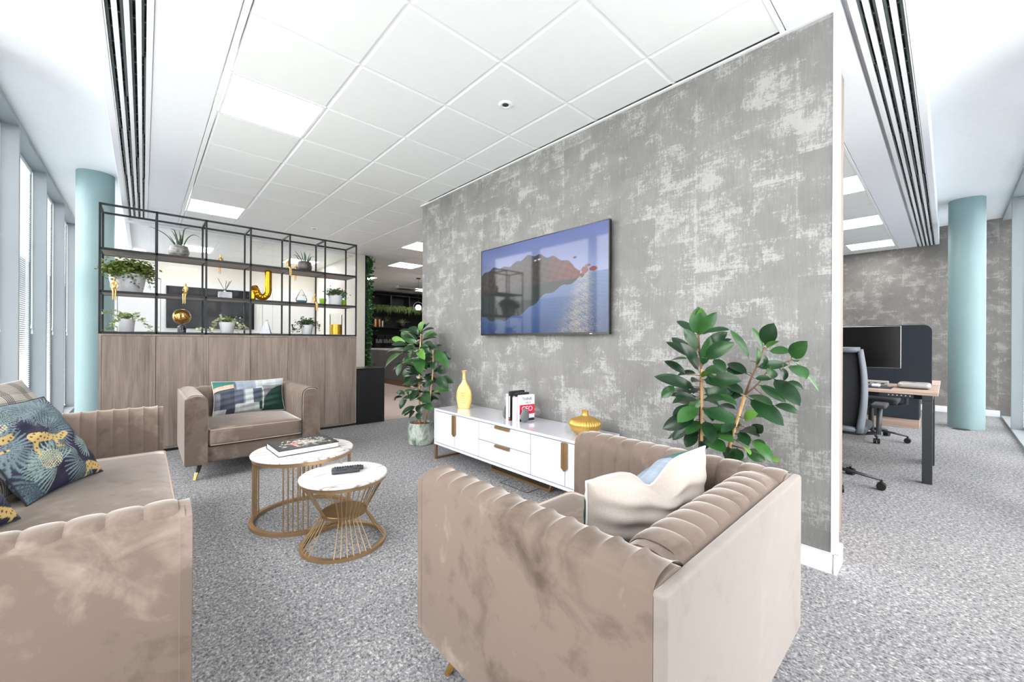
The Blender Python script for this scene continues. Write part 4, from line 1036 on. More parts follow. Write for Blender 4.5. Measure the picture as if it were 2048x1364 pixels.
def pot(prof, mat, t, soil_r, soil_z, name='pot'):
    m = MB(); m.lathe(prof, (0, 0, 0), 48); m.build(name, mat, t, smooth=45)
    MB().lathe([(soil_r, soil_z), (soil_r * 0.6, soil_z + 0.012), (0.0, soil_z + 0.015)], (0, 0, 0), 28).build('soil', M['soil'], t, smooth=60)
rl = random.Random(21)
def ficus(name_label, loc, stems, leaves, auto, potf):
    t = thing('potted_ficus', name_label, 'plant', loc); O = Vector(loc); potf(t)
    for (pts, r, mat) in stems:
        P = [Vector(p) - O for p in pts]; MB().tube(P, [r * (1.0 - 0.35 * i / (len(P) - 1)) for i in range(len(P))], 8).build('cane' if mat == 'cane' else 'stem', M[mat], t, smooth=180)
    for (b, tp, w, dr, mat) in leaves: leaf(t, Vector(b) - O, Vector(tp) - O, w, (-0.75 + rl.uniform(-.3, .3), -0.55 + rl.uniform(-.3, .3), 0.75 + rl.uniform(-.4, .2)), dr, mat)
    for (p0, p1, k, L0, L1) in auto:
        p0, p1 = Vector(p0), Vector(p1); ph = rl.uniform(0, 6.28)
        for i in range(k):
            s = (i + 0.5) / k; a = ph + i * 2.399; c = p0.lerp(p1, s) - O
            el = rl.uniform(-0.55, 0.35) + (0.55 if s > 0.85 else 0); L = rl.uniform(L0, L1); pet = 0.03
            hx, hy = math.cos(a), math.sin(a)
            dirv = Vector((hx * math.cos(el), hy * math.cos(el), math.sin(el)))
            B = c + dirv * pet; T = B + dirv * L
            if (T + O).x > WX - 0.03: dirv.x *= -0.4; dirv.normalize(); T = B + dirv * L
            leaf(t, B, T, L * rl.uniform(0.40, 0.50), (-0.4, -0.3, 0.9), rl.uniform(0.05, 0.14), 'ficus')
    return t
# near plant, between the armchair and the wall: leaves read as (base pixel, tip pixel, depth) on planes through its stems
def LP(px, py, x): return at(px, py, 0, x)
SA, SB = 2.19, 2.24
near = [ # stem A rosette and side leaves
 (1396, 672, 1396, 613, 0.0, .085, 'ficus'), (1398, 672, 1434, 624, -.02, .06, 'ficus'), (1392, 670, 1353, 642, .03, .045, 'ficus'), (1396, 640, 1403, 616, -.03, .04, 'ficusnew'),
 (1396, 705, 1367, 657, -.05, .06, 'ficus'), (1402, 668, 1460, 660, -.03, .04, 'ficus'), (1404, 700, 1455, 664, .03, .06, 'ficus'), (1392, 720, 1332, 684, -.02, .05, 'ficus'),
 (1390, 712, 1343, 675, .04, .05, 'ficus'), (1408, 716, 1470, 686, -.06, .07, 'ficus'), (1398, 745, 1360, 685, -.09, .065, 'ficus'), (1404, 735, 1420, 672, .02, .05, 'ficus'),
 (1374, 750, 1328, 722, -.03, .055, 'ficus'), (1378, 718, 1340, 722, .05, .03, 'ficus'), (1396, 780, 1308, 753, -.04, .065, 'ficus'), (1400, 758, 1430, 752, -.1, .045, 'ficusnew'),
 (1350, 770, 1323, 796, -.02, .05, 'ficus'), (1392, 785, 1330, 788, .03, .05, 'ficus'), (1396, 800, 1348, 792, -.08, .055, 'ficus'), (1404, 760, 1484, 762, -.07, .075, 'ficus'),
 (1404, 745, 1452, 740, .05, .06, 'ficus'), (1426, 717, 1450, 746, -.04, .05, 'ficus'), (1398, 790, 1380, 830, -.02, .05, 'ficus'), (1398, 815, 1355, 845, -.09, .075, 'ficus'),
 (1396, 830, 1325, 858, -.05, .075, 'ficus'), (1392, 840, 1345, 880, -.02, .06, 'ficus'), (1406, 820, 1472, 848, -.08, .07, 'ficus'), (1404, 800, 1450, 800, -.02, .06, 'ficus'),
 (1410, 840, 1425, 888, -.08, .06, 'ficus'), (1400, 855, 1335, 878, .02, .05, 'ficus'), (1392, 862, 1372, 895, -.03, .06, 'ficus'), (1408, 850, 1468, 885, -.02, .08, 'ficus'),
 (1404, 772, 1440, 812, .06, .06, 'ficus'), (1406, 790, 1470, 782, .05, .07, 'ficus'), (1392, 810, 1345, 830, .06, .05, 'ficus'), (1410, 880, 1450, 905, -.04, .08, 'ficus'),
 # stem B
 (1529, 692, 1548, 646, 0.0, .075, 'ficus'), (1526, 700, 1504, 655, .03, .025, 'ficus'), (1533, 698, 1558, 682, -.03, .04, 'ficusnew'), (1536, 702, 1581, 704, .03, .05, 'ficus'),
 (1582, 716, 1615, 682, -.02, .065, 'ficus'), (1580, 720, 1598, 718, .03, .03, 'ficus'), (1586, 722, 1638, 784, 0.0, .02, 'ficus'), (1578, 730, 1612, 760, -.05, .07, 'ficus'),
 (1512, 735, 1577, 730, .02, .045, 'ficus'), (1511, 734, 1514, 695, -.04, .045, 'ficus'), (1500, 722, 1460, 660, 0.0, .04, 'ficus'), (1530, 735, 1528, 710, .0, .03, 'ficus'),
 (1540, 735, 1543, 758, -.04, .05, 'ficus'), (1566, 735, 1567, 762, -.02, .03, 'ficus'), (1508, 757, 1545, 758, .0, .03, 'ficus'), (1545, 755, 1600, 812, -.05, .07, 'ficus'),
 (1572, 762, 1606, 780, .04, .04, 'ficus'), (1516, 768, 1572, 805, .03, .045, 'ficus'), (1494, 790, 1545, 812, -.05, .055, 'ficus'), (1545, 810, 1598, 828, .0, .05, 'ficus'),
 (1496, 796, 1568, 852, -.04, .075, 'ficus'), (1490, 790, 1448, 768, .04, .05, 'ficus'), (1488, 792, 1446, 800, .03, .06, 'ficus'), (1497, 745, 1452, 738, .05, .06, 'ficus'),
 (1497, 750, 1455, 727, .03, .05, 'ficus'), (1486, 838, 1518, 825, -.05, .05, 'ficusnew'), (1482, 860, 1512, 868, -.06, .06, 'ficus'), (1505, 862, 1526, 850, -.03, .05, 'ficus'),
 (1478, 862, 1497, 892, -.04, .05, 'ficus'), (1482, 888, 1500, 910, -.09, .035, 'ficusnew'), (1500, 880, 1545, 925, -.04, .06, 'ficus'), (1505, 880, 1532, 895, .03, .04, 'ficus'),
 (1484, 850, 1450, 845, .02, .06, 'ficus'), (1490, 900, 1530, 922, .02, .06, 'ficus'), (1462, 880, 1440, 850, .03, .06, 'ficus'), (1540, 915, 1558, 924, -.02, .03, 'ficusnew'), (1475, 895, 1470, 925, -.03, .06, 'ficus')]
lv = []
for (bx_, by_, tx_, ty_, dxx, w, mt) in near:
    x0 = SA if bx_ < 1450 else SB; rr = rl.uniform(-0.035, 0.035)
    lv.append((LP(bx_, by_, x0 + dxx * 0.4), LP(tx_, ty_, x0 + dxx * 1.6 + rr - 0.02), w * 1.10, rl.uniform(0.03, 0.10), mt))
# short petioles join each leaf to the nearer stem
stA = [LP(1398, 985, SA), LP(1399, 900, SA), LP(1402, 740, SA), LP(1398, 690, SA), LP(1396, 640, SA)]
caneA = [LP(1402, 985, SA - 0.02), LP(1403, 900, SA - 0.02), LP(1404, 738, SA - 0.012)]
stB = [LP(1440, 985, SB - 0.03), LP(1462, 880, SB - 0.01), LP(1490, 790, SB), LP(1502, 757, SB), LP(1515, 730, SB), LP(1528, 696, SB)]
stC = [LP(1492, 788, SB), LP(1516, 768, SB + 0.01), LP(1540, 735, SB + 0.02), LP(1584, 720, SB)]
stemsN = [(stA, 0.008, 'stem'), (caneA, 0.0105, 'cane'), (stB[:3], 0.011, 'cane'), (stB[2:], 0.0055, 'stem'), (stC, 0.004, 'stem')]
def seg_near(p, lines):
    best = None
    for ln in lines:
        for a, b in zip(ln[:-1], ln[1:]):
            t = max(0, min(1, (p - a).dot(b - a) / max(1e-9, (b - a).length_squared))); q = a + (b - a) * t
            if best is None or (q - p).length < (best - p).length: best = q
    return best
for (b, tp, w, dr_, mt) in list(lv):
    q = seg_near(b, [stA, stB, stC])
    if (q - b).length > 0.012: stemsN.append(([q, q.lerp(b, 0.5) + Vector((0, 0, 0.004)), b], 0.0026, 'stem'))
def potN(t): pot([(0.13, 0.0), (0.15, 0.01), (0.17, 0.26), (0.172, 0.28), (0.16, 0.28), (0.155, 0.24)], M['reactive'], t, 0.155, 0.245)
ficus('potted broad-leaved ficus on two canes behind the nearest armchair', (2.24, 0.86, 0), stemsN + [([(2.24, 0.86, 0.24), stA[0]], 0.009, 'stem'), ([(2.23, 0.86, 0.24), caneA[0]], 0.0105, 'cane'), ([(2.26, 0.84, 0.24), stB[0]], 0.012, 'cane')], lv,
      [((2.20, 0.86, 0.36), (2.19, 0.88, 0.62), 14, 0.11, 0.17), ((2.22, 0.87, 0.60), (2.21, 0.89, 1.08), 20, 0.11, 0.16), ((2.25, 0.80, 0.55), (2.26, 0.70, 0.80), 10, 0.10, 0.14)], potN)
# far plant at the end of the console
FP = (2.27, 3.955, 0)
def potF(t): pot([(0.118, 0.0), (0.128, 0.006), (0.138, 0.06), (0.141, 0.14), (0.137, 0.222), (0.134, 0.236), (0.124, 0.236), (0.122, 0.2)], M['reactive'], t, 0.123, 0.212)
far = [(840, 665, 848, 642, .02, .055), (838, 672, 818, 655, -.03, .07), (836, 690, 802, 664, -.04, .07), (838, 668, 860, 645, .05, .03), (845, 680, 870, 664, -.02, .045), (848, 678, 875, 670, .05, .06),
 (816, 690, 784, 676, -.03, .05), (816, 690, 783, 689, -.06, .055), (848, 688, 878, 697, -.07, .035), (828, 690, 806, 706, -.07, .06), (822, 700, 772, 708, .04, .035), (806, 705, 770, 738, -.03, .07),
 (820, 715, 806, 726, -.06, .05), (824, 700, 820, 718, -.08, .03), (868, 700, 900, 735, -.03, .07), (880, 705, 902, 718, .04, .06), (836, 712, 843, 748, -.08, .085), (850, 700, 872, 690, .06, .08),
 (804, 725, 795, 752, -.05, .05), (806, 725, 786, 745, .03, .05), (824, 735, 806, 758, -.05, .065), (826, 745, 812, 772, -.02, .07), (846, 714, 866, 710, -.02, .04), (868, 722, 870, 740, -.05, .055),
 (872, 735, 892, 745, .03, .06), (874, 755, 898, 778, -.04, .065), (880, 756, 908, 766, .03, .055), (870, 760, 850, 775, -.05, .05), (866, 785, 898, 782, -.03, .06), (838, 765, 818, 790, .03, .06),
 (812, 790, 792, 785, -.03, .045), (812, 792, 790, 802, .02, .04), (815, 795, 800, 818, -.05, .06), (808, 795, 786, 800, .05, .03), (838, 785, 820, 800, -.06, .07), (842, 790, 862, 805, -.04, .075),
 (832, 812, 808, 832, -.05, .05), (842, 808, 836, 826, -.06, .05), (850, 810, 866, 822, -.04, .06), (842, 822, 838, 840, -.05, .055), (832, 822, 818, 836, -.02, .05), (850, 800, 868, 798, .03, .07),
 (836, 750, 822, 735, .04, .07), (842, 720, 862, 735, .05, .07), (838, 700, 850, 720, -.05, .06), (840, 690, 860, 705, .02, .06), (834, 705, 815, 690, .05, .06)]
X0 = 2.25; lf = []
for (bx_, by_, tx_, ty_, dxx, w) in far:
    lf.append((LP(bx_, by_, X0 + dxx * 0.5), LP(tx_, ty_, X0 + dxx * 2 + rl.uniform(-.04, .04)), w * 1.5, rl.uniform(0.05, 0.12), 'ficusnew' if rl.random() < 0.06 else 'ficus'))
sF = [Vector((2.26, 3.96, 0.2)), LP(839, 800, X0), LP(839, 720, X0), LP(842, 668, X0)]; sG = [Vector((2.28, 3.90, 0.2)), LP(860, 800, X0 + .02), LP(866, 745, X0 + .02), LP(866, 700, X0 + .03)]
ficus('potted broad-leaved ficus in a mottled glazed pot at the far end of the console', FP, [(sF, 0.012, 'cane'), (sG, 0.010, 'cane'), ([sF[2], sF[3]], 0.006, 'stem')], lf,
      [((2.25, 3.96, 0.42), (2.24, 3.97, 1.22), 44, 0.13, 0.21), ((2.30, 3.86, 0.55), (2.29, 3.84, 1.05), 16, 0.11, 0.17)], potF)

# ================================================================== CUPBOARDS AND BLACK RACK
SY0, SY1 = 5.367, 5.765
SX0, SX1 = -0.31, 2.105
bayx = [-0.303, 0.097, 0.493, 0.897, 1.298, 1.702, 2.098]
CT = 1.190
names = ['leftmost pair of grey oak cupboard doors beside the teal column', 'middle pair of grey oak cupboard doors behind the facing armchair', 'rightmost pair of grey oak cupboard doors beside the black bin box']
for k in range(3):
    x0, x1 = SX0 + k * 0.805, SX0 + (k + 1) * 0.805 - 0.001
    t = thing('cupboard', names[k], 'cupboard', ((x0 + x1) / 2, (SY0 + SY1) / 2, 0), 0, 'grey oak cupboards under the rack')
    w, d = (x1 - x0) / 2, (SY1 - SY0) / 2; p = 0.019
    m = MB(); m.box(-w, -d, 0.03, -w + p, d, CT); m.box(w - p, -d, 0.03, w, d, CT); m.box(-w + p, -d, CT - p, w - p, d, CT); m.box(-w + p, -d, 0.03, w - p, d, 0.03 + p); m.box(-w + p, d - p, 0.03 + p, w - p, d, CT - p)
    m.build('carcass', M['greywood'], t)
    MB().box(-w + 0.01, -d + 0.02, 0.0, w - 0.01, d - 0.01, 0.029).build('plinth', M['satinblack'], t)
    for (a, b) in ((-w + p, -0.0), (0.0, w - p)):
        MB().box(a + 0.0018, -d + 0.002, 0.03 + p + 0.002, b - 0.0018, -d + 0.020, CT - p - 0.002).build('door', M['greywood'], t, bevel=0.001)
rk = thing('display_rack', 'black steel open display rack standing on the grey oak cupboards', 'shelving', ((SX0 + SX1) / 2, (SY0 + SY1) / 2, CT + 0.001))
ox, oy = (SX0 + SX1) / 2, (SY0 + SY1) / 2
Z = [1.193, 1.598, 2.000, 2.402]; b = 0.0085
for x in bayx:
    for y in (SY0 + 0.012, SY1 - 0.012):
        MB().box(x - ox - b, y - oy - b, 0.0, x - ox + b, y - oy + b, Z[3] + 0.018 - CT).build('post', M['black'], rk)
for z in (Z[0], Z[3]):
    for y in (SY0 + 0.012, SY1 - 0.012):
        MB().box(bayx[0] - ox, y - oy - b, z - CT - 0.001, bayx[-1] - ox, y - oy + b, z - CT + 0.017).build('rail', M['black'], rk)
    for x in bayx:
        MB().box(x - ox - b, SY0 + 0.012 - oy + b, z - CT - 0.001, x - ox + b, SY1 - 0.012 - oy - b, z - CT + 0.017).build('cross_bar', M['black'], rk)
for z in (Z[1], Z[2]):
    for y in (SY0 + 0.012, SY1 - 0.012):
        MB().box(bayx[0] - ox, y - oy - b, z - CT - 0.02, bayx[-1] - ox, y - oy + b, z - CT + 0.002).build('shelf_rail', M['black'], rk)
    for i in range(6):
        MB().box(bayx[i] - ox + b, SY0 + 0.021 - oy, z - CT - 0.016, bayx[i + 1] - ox - b, SY1 - 0.021 - oy, z - CT + 0.001).build('shelf_board', M['greywoodx'], rk)
    for x in bayx:
        MB().box(x - ox - b * 0.7, SY0 + 0.021 - oy, z - CT - 0.019, x - ox + b * 0.7, SY1 - 0.021 - oy, z - CT - 0.0165).build('cross_bar', M['black'], rk)
ZS = [CT + 0.0205, Z[1] + 0.0035, Z[2] + 0.0035]
bb2 = thing('box_planter', 'tall glossy black box standing at the end of the grey oak cupboards', 'box', (2.31, 5.565, 0))
MB().box(-0.195, -0.19, 0.0, 0.195, 0.19, 0.742).build('body', M['satinblack'], bb2, bevel=0.002)
MB().box(-0.195, -0.19, 0.744, 0.195, 0.19, 0.756).build('lid', M['tvblack'], bb2, bevel=0.002)

# ------------------------------------------------------------------ pots and small plants on the rack
def sprig(m, c, s, up, rnd, k=1.0):
    """one small leaf: a bent quad pair"""
    a = rnd.uniform(0, 2 * PI); el = rnd.uniform(-0.5, 0.9); d = Vector((math.cos(a) * math.cos(el), math.sin(a) * math.cos(el), math.sin(el)))
    sd = d.cross(Vector((rnd.uniform(-1, 1), rnd.uniform(-1, 1), 1))).normalized(); n = sd.cross(d)
    L = s * rnd.uniform(0.7, 1.3); w = L * 0.42 * k
    m.add([c, c + d * L * 0.5 + sd * w + n * L * 0.08, c + d * L, c + d * L * 0.5 - sd * w + n * L * 0.08], [(0, 1, 2), (0, 2, 3)])
def foliage(t, name, mat, clumps, size, seed, k=1.0, stems=True):
    rnd = random.Random(seed); m = MB(); sm = MB()
    for (c, r, n) in clumps:
        c = Vector(c); r = Vector(r)
        for i in range(n):
            p = Vector((rnd.gauss(0, 0.5) * r.x, rnd.gauss(0, 0.5) * r.y, rnd.gauss(0, 0.5) * r.z)) + c; sprig(m, p, size, 1, rnd, k)
    return stuff(m.build(name, mat, t, smooth=180, recalc=False))
def trail(t, paths, mat, size, seed, dens=110):
    rnd = random.Random(seed); m = MB(); s = MB()
    for P in paths:
        P = smooth_prof([tuple(p) for p in P], 6); s.tube(P, 0.0016, 4)
        for a, b_ in zip(P[:-1], P[1:]):
            a, b_ = Vector(a), Vector(b_); n = max(1, int((b_ - a).length * dens))
            for i in range(n): sprig(m, a.lerp(b_, rnd.random()) + Vector((rnd.gauss(0, .010), rnd.gauss(0, .012), rnd.gauss(0, .010))), size, 1, rnd)
    stuff(s.build('trailing_stems', M['stem'], t, recalc=False)); stuff(m.build('trailing_leaves', mat, t, smooth=180, recalc=False))
def white_pot(t, r0, r1, h, mat='potwhite'):
    pot([(r0, 0.0), (r0 + 0.003, 0.004), (r1, h - 0.004), (r1, h), (r1 - 0.006, h), (r1 - 0.008, h - 0.02)], M[mat], t, r1 - 0.008, h - 0.018)
# big bushy plant, middle shelf
t = thing('potted_plant', 'bushy green plant in the biggest white pot on the middle rack shelf', 'plant', (-0.118, 5.555, ZS[1])); white_pot(t, 0.108, 0.142, 0.185)
foliage(t, 'foliage', M['smallleaf'], [((0.0, 0, 0.250), (0.130, 0.11, 0.066), 760), ((-0.10, -0.04, 0.21), (0.09, 0.07, 0.06), 320), ((0.12, -0.04, 0.22), (0.07, 0.06, 0.07), 260), ((-0.05, -0.13, 0.18), (0.11, 0.03, 0.05), 240)], 0.030, 31, 1.3)
foliage(t, 'bronze_foliage', M['redleaf'], [((-0.16, 0.02, 0.22), (0.04, 0.05, 0.04), 40), ((0.17, 0.02, 0.20), (0.035, 0.05, 0.06), 90), ((0.0, 0.02, 0.27), (0.14, 0.08, 0.03), 50)], 0.024, 32, 1.3)
trail(t, [[(0.10, -0.13, 0.17), (0.15, -0.15, 0.12), (0.17, -0.15, 0.03)], [(0.13, -0.11, 0.18), (0.20, -0.12, 0.13), (0.21, -0.12, 0.05)], [(0.02, -0.145, 0.17), (0.05, -0.15, 0.10), (0.09, -0.152, 0.03)]], M['darkleaf'], 0.02, 33, 170)
# three trailing plants standing on the cupboards
def trailing(label, x, mat, paths, seed, r=(0.055, 0.068), h=0.128, cl=None):
    t = thing('potted_plant', label, 'plant', (x, 5.55, ZS[0])); white_pot(t, r[0], r[1], h)
    foliage(t, 'foliage', M[mat], cl or [((0, 0, h + 0.03), (0.06, 0.05, 0.025), 120)], 0.024, seed, 1.3); trail(t, paths, M[mat], 0.027, seed + 1, 240); return t
trailing('variegated trailing plant in a white pot on the cupboards beside the teal column', -0.128, 'ivyleaf',
         [[(0.04, -0.03, 0.13), (0.10, -0.05, 0.13), (0.15, -0.05, 0.08), (0.19, -0.06, 0.02), (0.23, -0.05, 0.03)], [(-0.04, -0.03, 0.13), (-0.07, -0.07, 0.11), (-0.09, -0.08, 0.05), (-0.10, -0.08, 0.01)],
          [(0.0, 0, 0.13), (-0.03, 0, 0.17), (-0.06, 0.0, 0.21)], [(0.02, 0, 0.13), (0.05, 0, 0.17), (0.10, 0, 0.19)], [(-0.05, 0, 0.13), (-0.11, -0.02, 0.18), (-0.15, -0.02, 0.19), (-0.17, -0.02, 0.16)], [(-0.08, -0.05, 0.08), (-0.12, -0.06, 0.04), (-0.16, -0.06, 0.01)]], 41)
trailing('pale green trailing plant in a white pot in front of the meeting room screen', 0.70, 'ivyleaf',
         [[(0.05, -0.03, 0.13), (0.09, -0.05, 0.17), (0.13, -0.05, 0.16)], [(0.05, -0.03, 0.12), (0.10, -0.06, 0.10), (0.14, -0.06, 0.08), (0.16, -0.06, 0.03)], [(0.06, -0.05, 0.1), (0.10, -0.07, 0.05), (0.09, -0.07, 0.01)], [(0.12, -0.05, 0.1), (0.18, -0.05, 0.06), (0.19, -0.05, 0.05)],
          [(-0.05, -0.02, 0.13), (-0.09, -0.04, 0.15), (-0.12, -0.05, 0.10), (-0.14, -0.05, 0.04)], [(-0.05, -0.03, 0.13), (-0.07, -0.06, 0.17), (-0.09, -0.05, 0.18)], [(-0.11, -0.05, 0.1), (-0.15, -0.05, 0.03), (-0.18, -0.05, 0.02)], [(-0.15, -0.05, 0.04), (-0.22, -0.05, 0.03), (-0.27, -0.05, 0.03)]], 43, (0.056, 0.076), 0.125)
trailing('loose dark green trailing plant in a white pot beside the gold and glass candle holder', 1.538, 'darkleaf',
         [[(-0.04, -0.03, 0.12), (-0.10, -0.05, 0.16), (-0.13, -0.05, 0.14), (-0.17, -0.05, 0.07)], [(-0.05, -0.03, 0.12), (-0.10, -0.06, 0.07), (-0.13, -0.06, 0.02)], [(0.05, -0.02, 0.12), (0.10, -0.05, 0.15), (0.13, -0.05, 0.11), (0.12, -0.05, 0.05)], [(0.03, 0, 0.13), (0.06, 0, 0.19)], [(-0.02, 0, 0.13), (-0.05, 0.0, 0.20)], [(-0.12, -0.05, 0.06), (-0.20, -0.05, 0.03)]], 45, (0.055, 0.075), 0.120,
         [((0, 0, 0.15), (0.085, 0.06, 0.05), 240)])
t = thing('potted_plant', 'small leafed plant in a white pot between the lime glasses on the middle rack shelf', 'plant', (1.882, 5.53, ZS[1])); white_pot(t, 0.072, 0.092, 0.13)
foliage(t, 'foliage', M['darkleaf'], [((0.01, 0, 0.175), (0.11, 0.08, 0.045), 420), ((-0.07, -0.04, 0.14), (0.05, 0.04, 0.03), 80), ((0.08, -0.05, 0.13), (0.04, 0.04, 0.05), 90)], 0.022, 47, 1.3)
# succulents on the top shelf
def blade(par, pts, r, mat='aloe'):
    P = smooth_prof([tuple(p) for p in pts], 4); n = len(P)
    m = MB(); m.tube(P, [r * (1 - (i / (n - 1)) ** 1.5) + 0.0008 for i in range(n)], 8, flat=0.55); m.build('leaf', M[mat], par, smooth=180)
t = thing('potted_aloe', 'spiky aloe with long drooping leaves in a hammered grey pot on the top rack shelf', 'plant', (0.275, 5.53, ZS[2]))
pot([(0.055, 0), (0.075, 0.012), (0.088, 0.06), (0.084, 0.10), (0.074, 0.128), (0.068, 0.128), (0.066, 0.11)], M['potgrey'], t, 0.067, 0.112)
for P, r in (([(-.02, 0, .11), (-.10, -.01, .22), (-.20, -.02, .275), (-.245, -.02, .275)], .009), ([(.03, 0, .11), (.07, -.01, .22), (.13, -.02, .265), (.21, -.03, .215)], .010), ([(.01, 0, .11), (.03, 0, .24), (.05, 0, .32), (.10, 0, .345)], .011),
             ([(-.01, 0, .11), (-.03, 0, .22), (-.07, -.01, .29)], .014), ([(0, -.01, .11), (-.02, -.02, .20), (-.04, -.03, .28), (-.075, -.03, .29)], .014), ([(.005, -.01, .11), (.01, -.02, .20), (.0, -.03, .285)], .013), ([(.015, 0, .11), (.03, .01, .22), (.035, .01, .31)], .012), ([(0, .02, .11), (.01, .04, .2), (.02, .05, .26)], .013), ([(-.01, .02, .11), (-.05, .05, .19), (-.08, .06, .24)], .012)): blade(t, P, r)
t = thing('potted_aloe', 'stubby aloe in a dark pewter pot on the top rack shelf', 'plant', (1.505, 5.53, ZS[2]))
pot([(0.058, 0), (0.072, 0.010), (0.083, 0.05), (0.081, 0.10), (0.074, 0.125), (0.068, 0.125), (0.066, 0.108)], M['potbrown'], t, 0.067, 0.108)
for P, r in (([(-.02, 0, .1), (-.06, 0, .18), (-.12, 0, .26)], .014), ([(-.01, 0, .1), (-.03, 0, .19), (-.05, 0, .26)], .013), ([(0, -.02, .1), (-.01, -.03, .18), (-.02, -.04, .25)], .015), ([(.02, 0, .1), (.04, 0, .18), (.065, 0, .25)], .014), ([(.02, -.02, .1), (.05, -.04, .16), (.06, -.05, .20)], .015), ([(-.02, -.02, .1), (-.07, -.02, .18), (-.16, -.02, .19)], .007), ([(.03, 0, .1), (.06, 0, .19), (.12, 0, .21)], .007), ([(0, .02, .1), (.02, .03, .18), (.01, .04, .26)], .013), ([(-.02, .02, .1), (-.08, .03, .18), (-.11, .04, .22)], .012)): blade(t, P, r)

# ------------------------------------------------------------------ ornaments
def figure_mesh(v):
    """seated figure, origin at the seat: +x forward over the shelf edge"""
    V = [(0, 0, 0.012), (0.0, 0, 0.05), (0.004, 0, 0.085), (0.006, 0, 0.100), (0.010, 0, 0.122)]; R = [.016, .0125, .016, .0065, .0115]; E_ = [(0, 1), (1, 2), (2, 3), (3, 4)]
    def add(p, r, par): V.append(p); R.append(r); E_.append((par, len(V) - 1)); return len(V) - 1
    add((0.008, 0, 0.138), .0085, 4)
    for s in (-1, 1):
        if v == 0: a = add((0.002, s * .022, 0.082), .0065, 2); b_ = add((0.012, s * .030, 0.045), .0048, a); add((0.026, s * .020, 0.016), .0042, b_)
        elif v == 1: a = add((0.004, s * .020, 0.082), .0065, 2); b_ = add((0.024, s * .022, 0.050), .0048, a); add((0.026, s * .002, 0.080 if s > 0 else 0.045), .0045, b_)
        else: a = add((0.002, s * .021, 0.083), .0065, 2); b_ = add((-0.010, s * .027, 0.048), .0048, a); add((-0.014, s * .024, 0.010), .0042, b_)
        k = add((0.046, s * .011, 0.014), .0095, 0); sh = add((0.050, s * .009, -0.045), .0068, k); ft = add((0.049, s * .009, -0.095), .0048, sh); add((0.064, s * .010, -0.100), .0045, ft)
    me = bpy.data.meshes.new('figurine'); me.from_pydata(V, E_, []); me.materials.append(M['figure'])
    tmp = bpy.data.objects.new('tmp', me); COL.objects.link(tmp); tmp.modifiers.new('s', 'SKIN')
    for i, r in enumerate(R): me.skin_vertices[0].data[i].radius = (r, r)
    me.skin_vertices[0].data[0].use_root = True
    ss = tmp.modifiers.new('u', 'SUBSURF'); ss.levels = 2
    out = bpy.data.meshes.new_from_object(tmp.evaluated_get(bpy.context.evaluated_depsgraph_get())); bpy.data.objects.remove(tmp)
    out.name = 'figurine'; out.polygons.foreach_set('use_smooth', [True] * len(out.polygons)); return out
fm = [figure_mesh(v) for v in range(3)]
fe = SY0 + 0.012 - 0.0085
for v, x, y, z, rz, lab in ((0, -0.205, fe + 0.036, ZS[1], -PI / 2, 'gold seated figurine on the middle shelf edge beside the biggest white pot'),
                            (1, 0.325, fe + 0.036, ZS[1], -PI / 2 - 0.35, 'gold seated figurine with folded arms on the middle shelf edge above the globe lamp'),
                            (0, 0.66, SY1 - 0.04, ZS[2], PI / 2 + 0.2, 'gold figurine sitting on the back edge of the top shelf above the reed diffuser'),
                            (2, 1.285, fe + 0.036, ZS[2], -PI / 2 + 0.45, 'gold seated figurine on the top shelf edge left of the dark pewter pot'),
                            (2, 1.585, fe + 0.036, ZS[1], -PI / 2 + 0.4, 'gold seated figurine on the middle shelf edge beside the glass teardrop'),
                            (1, 1.455, SY1 - 0.04, ZS[2], PI / 2, 'gold figurine behind the dark pewter pot, only its dangling legs showing')):
    o = link('figurine', fm[v], None); o.location = (x, y, z); o.rotation_euler = (0, 0, rz); o.scale = (0.92,) * 3; tag(o, lab, 'figurine', 'gold seated figurines on the rack')
# balloon letter J
t = thing('balloon_letter', 'large gold foil balloon letter J on the middle rack shelf', 'letter', (1.10, 5.53, ZS[1]))
P = smooth_prof([(0.0, 0, 0.368), (0.0, 0, 0.29), (0.0, 0, 0.20), (0.0, 0, 0.125), (-0.018, 0, 0.068), (-0.06, -0.004, 0.044), (-0.100, -0.010, 0.062), (-0.122, -0.018, 0.110), (-0.135, -0.03, 0.140), (-0.150, -0.045, 0.135)], 6)
R = [0.040] * len(P); n = len(P)
for i in range(n):
    s = i / (n - 1)
    R[i] = 0.039 - 0.004 * max(0, (s - 0.6) / 0.4) + 0.0022 * math.sin(i * 1.7) * (0.4 < s)
R[0] = 0.031; R[-1] = 0.02
m = MB(); m.tube(P, R, 20); m.build('body', M['balloon'], t, smooth=70, bevel=0.004)
m = MB(); rounded_box(m, -0.175, -0.01, 0.0, -0.125, 0.05, 0.125, 0.018, n=6); m.build('end_fold', M['balloon'], t, smooth=180)
# globe lamp
t = thing('table_lamp', 'small table lamp with mirrored amber globe on a dark dome base', 'lamp', (0.30, 5.52, ZS[0]))
MB().lathe([(0.0, 0.0), (0.037, 0.0), (0.037, 0.045), (0.034, 0.066), (0.024, 0.083), (0.0, 0.092)], (0, 0, 0), 32).build('base', marble('dark_marble', C(30, 32, 40), C(150, 150, 156)), t, smooth=50)
m = MB(); m.sphere((0, 0, 0.172), 0.080, 40, 24, 0.98, 0.98, 1.0); m.build('globe', M['amber'], t, smooth=180)
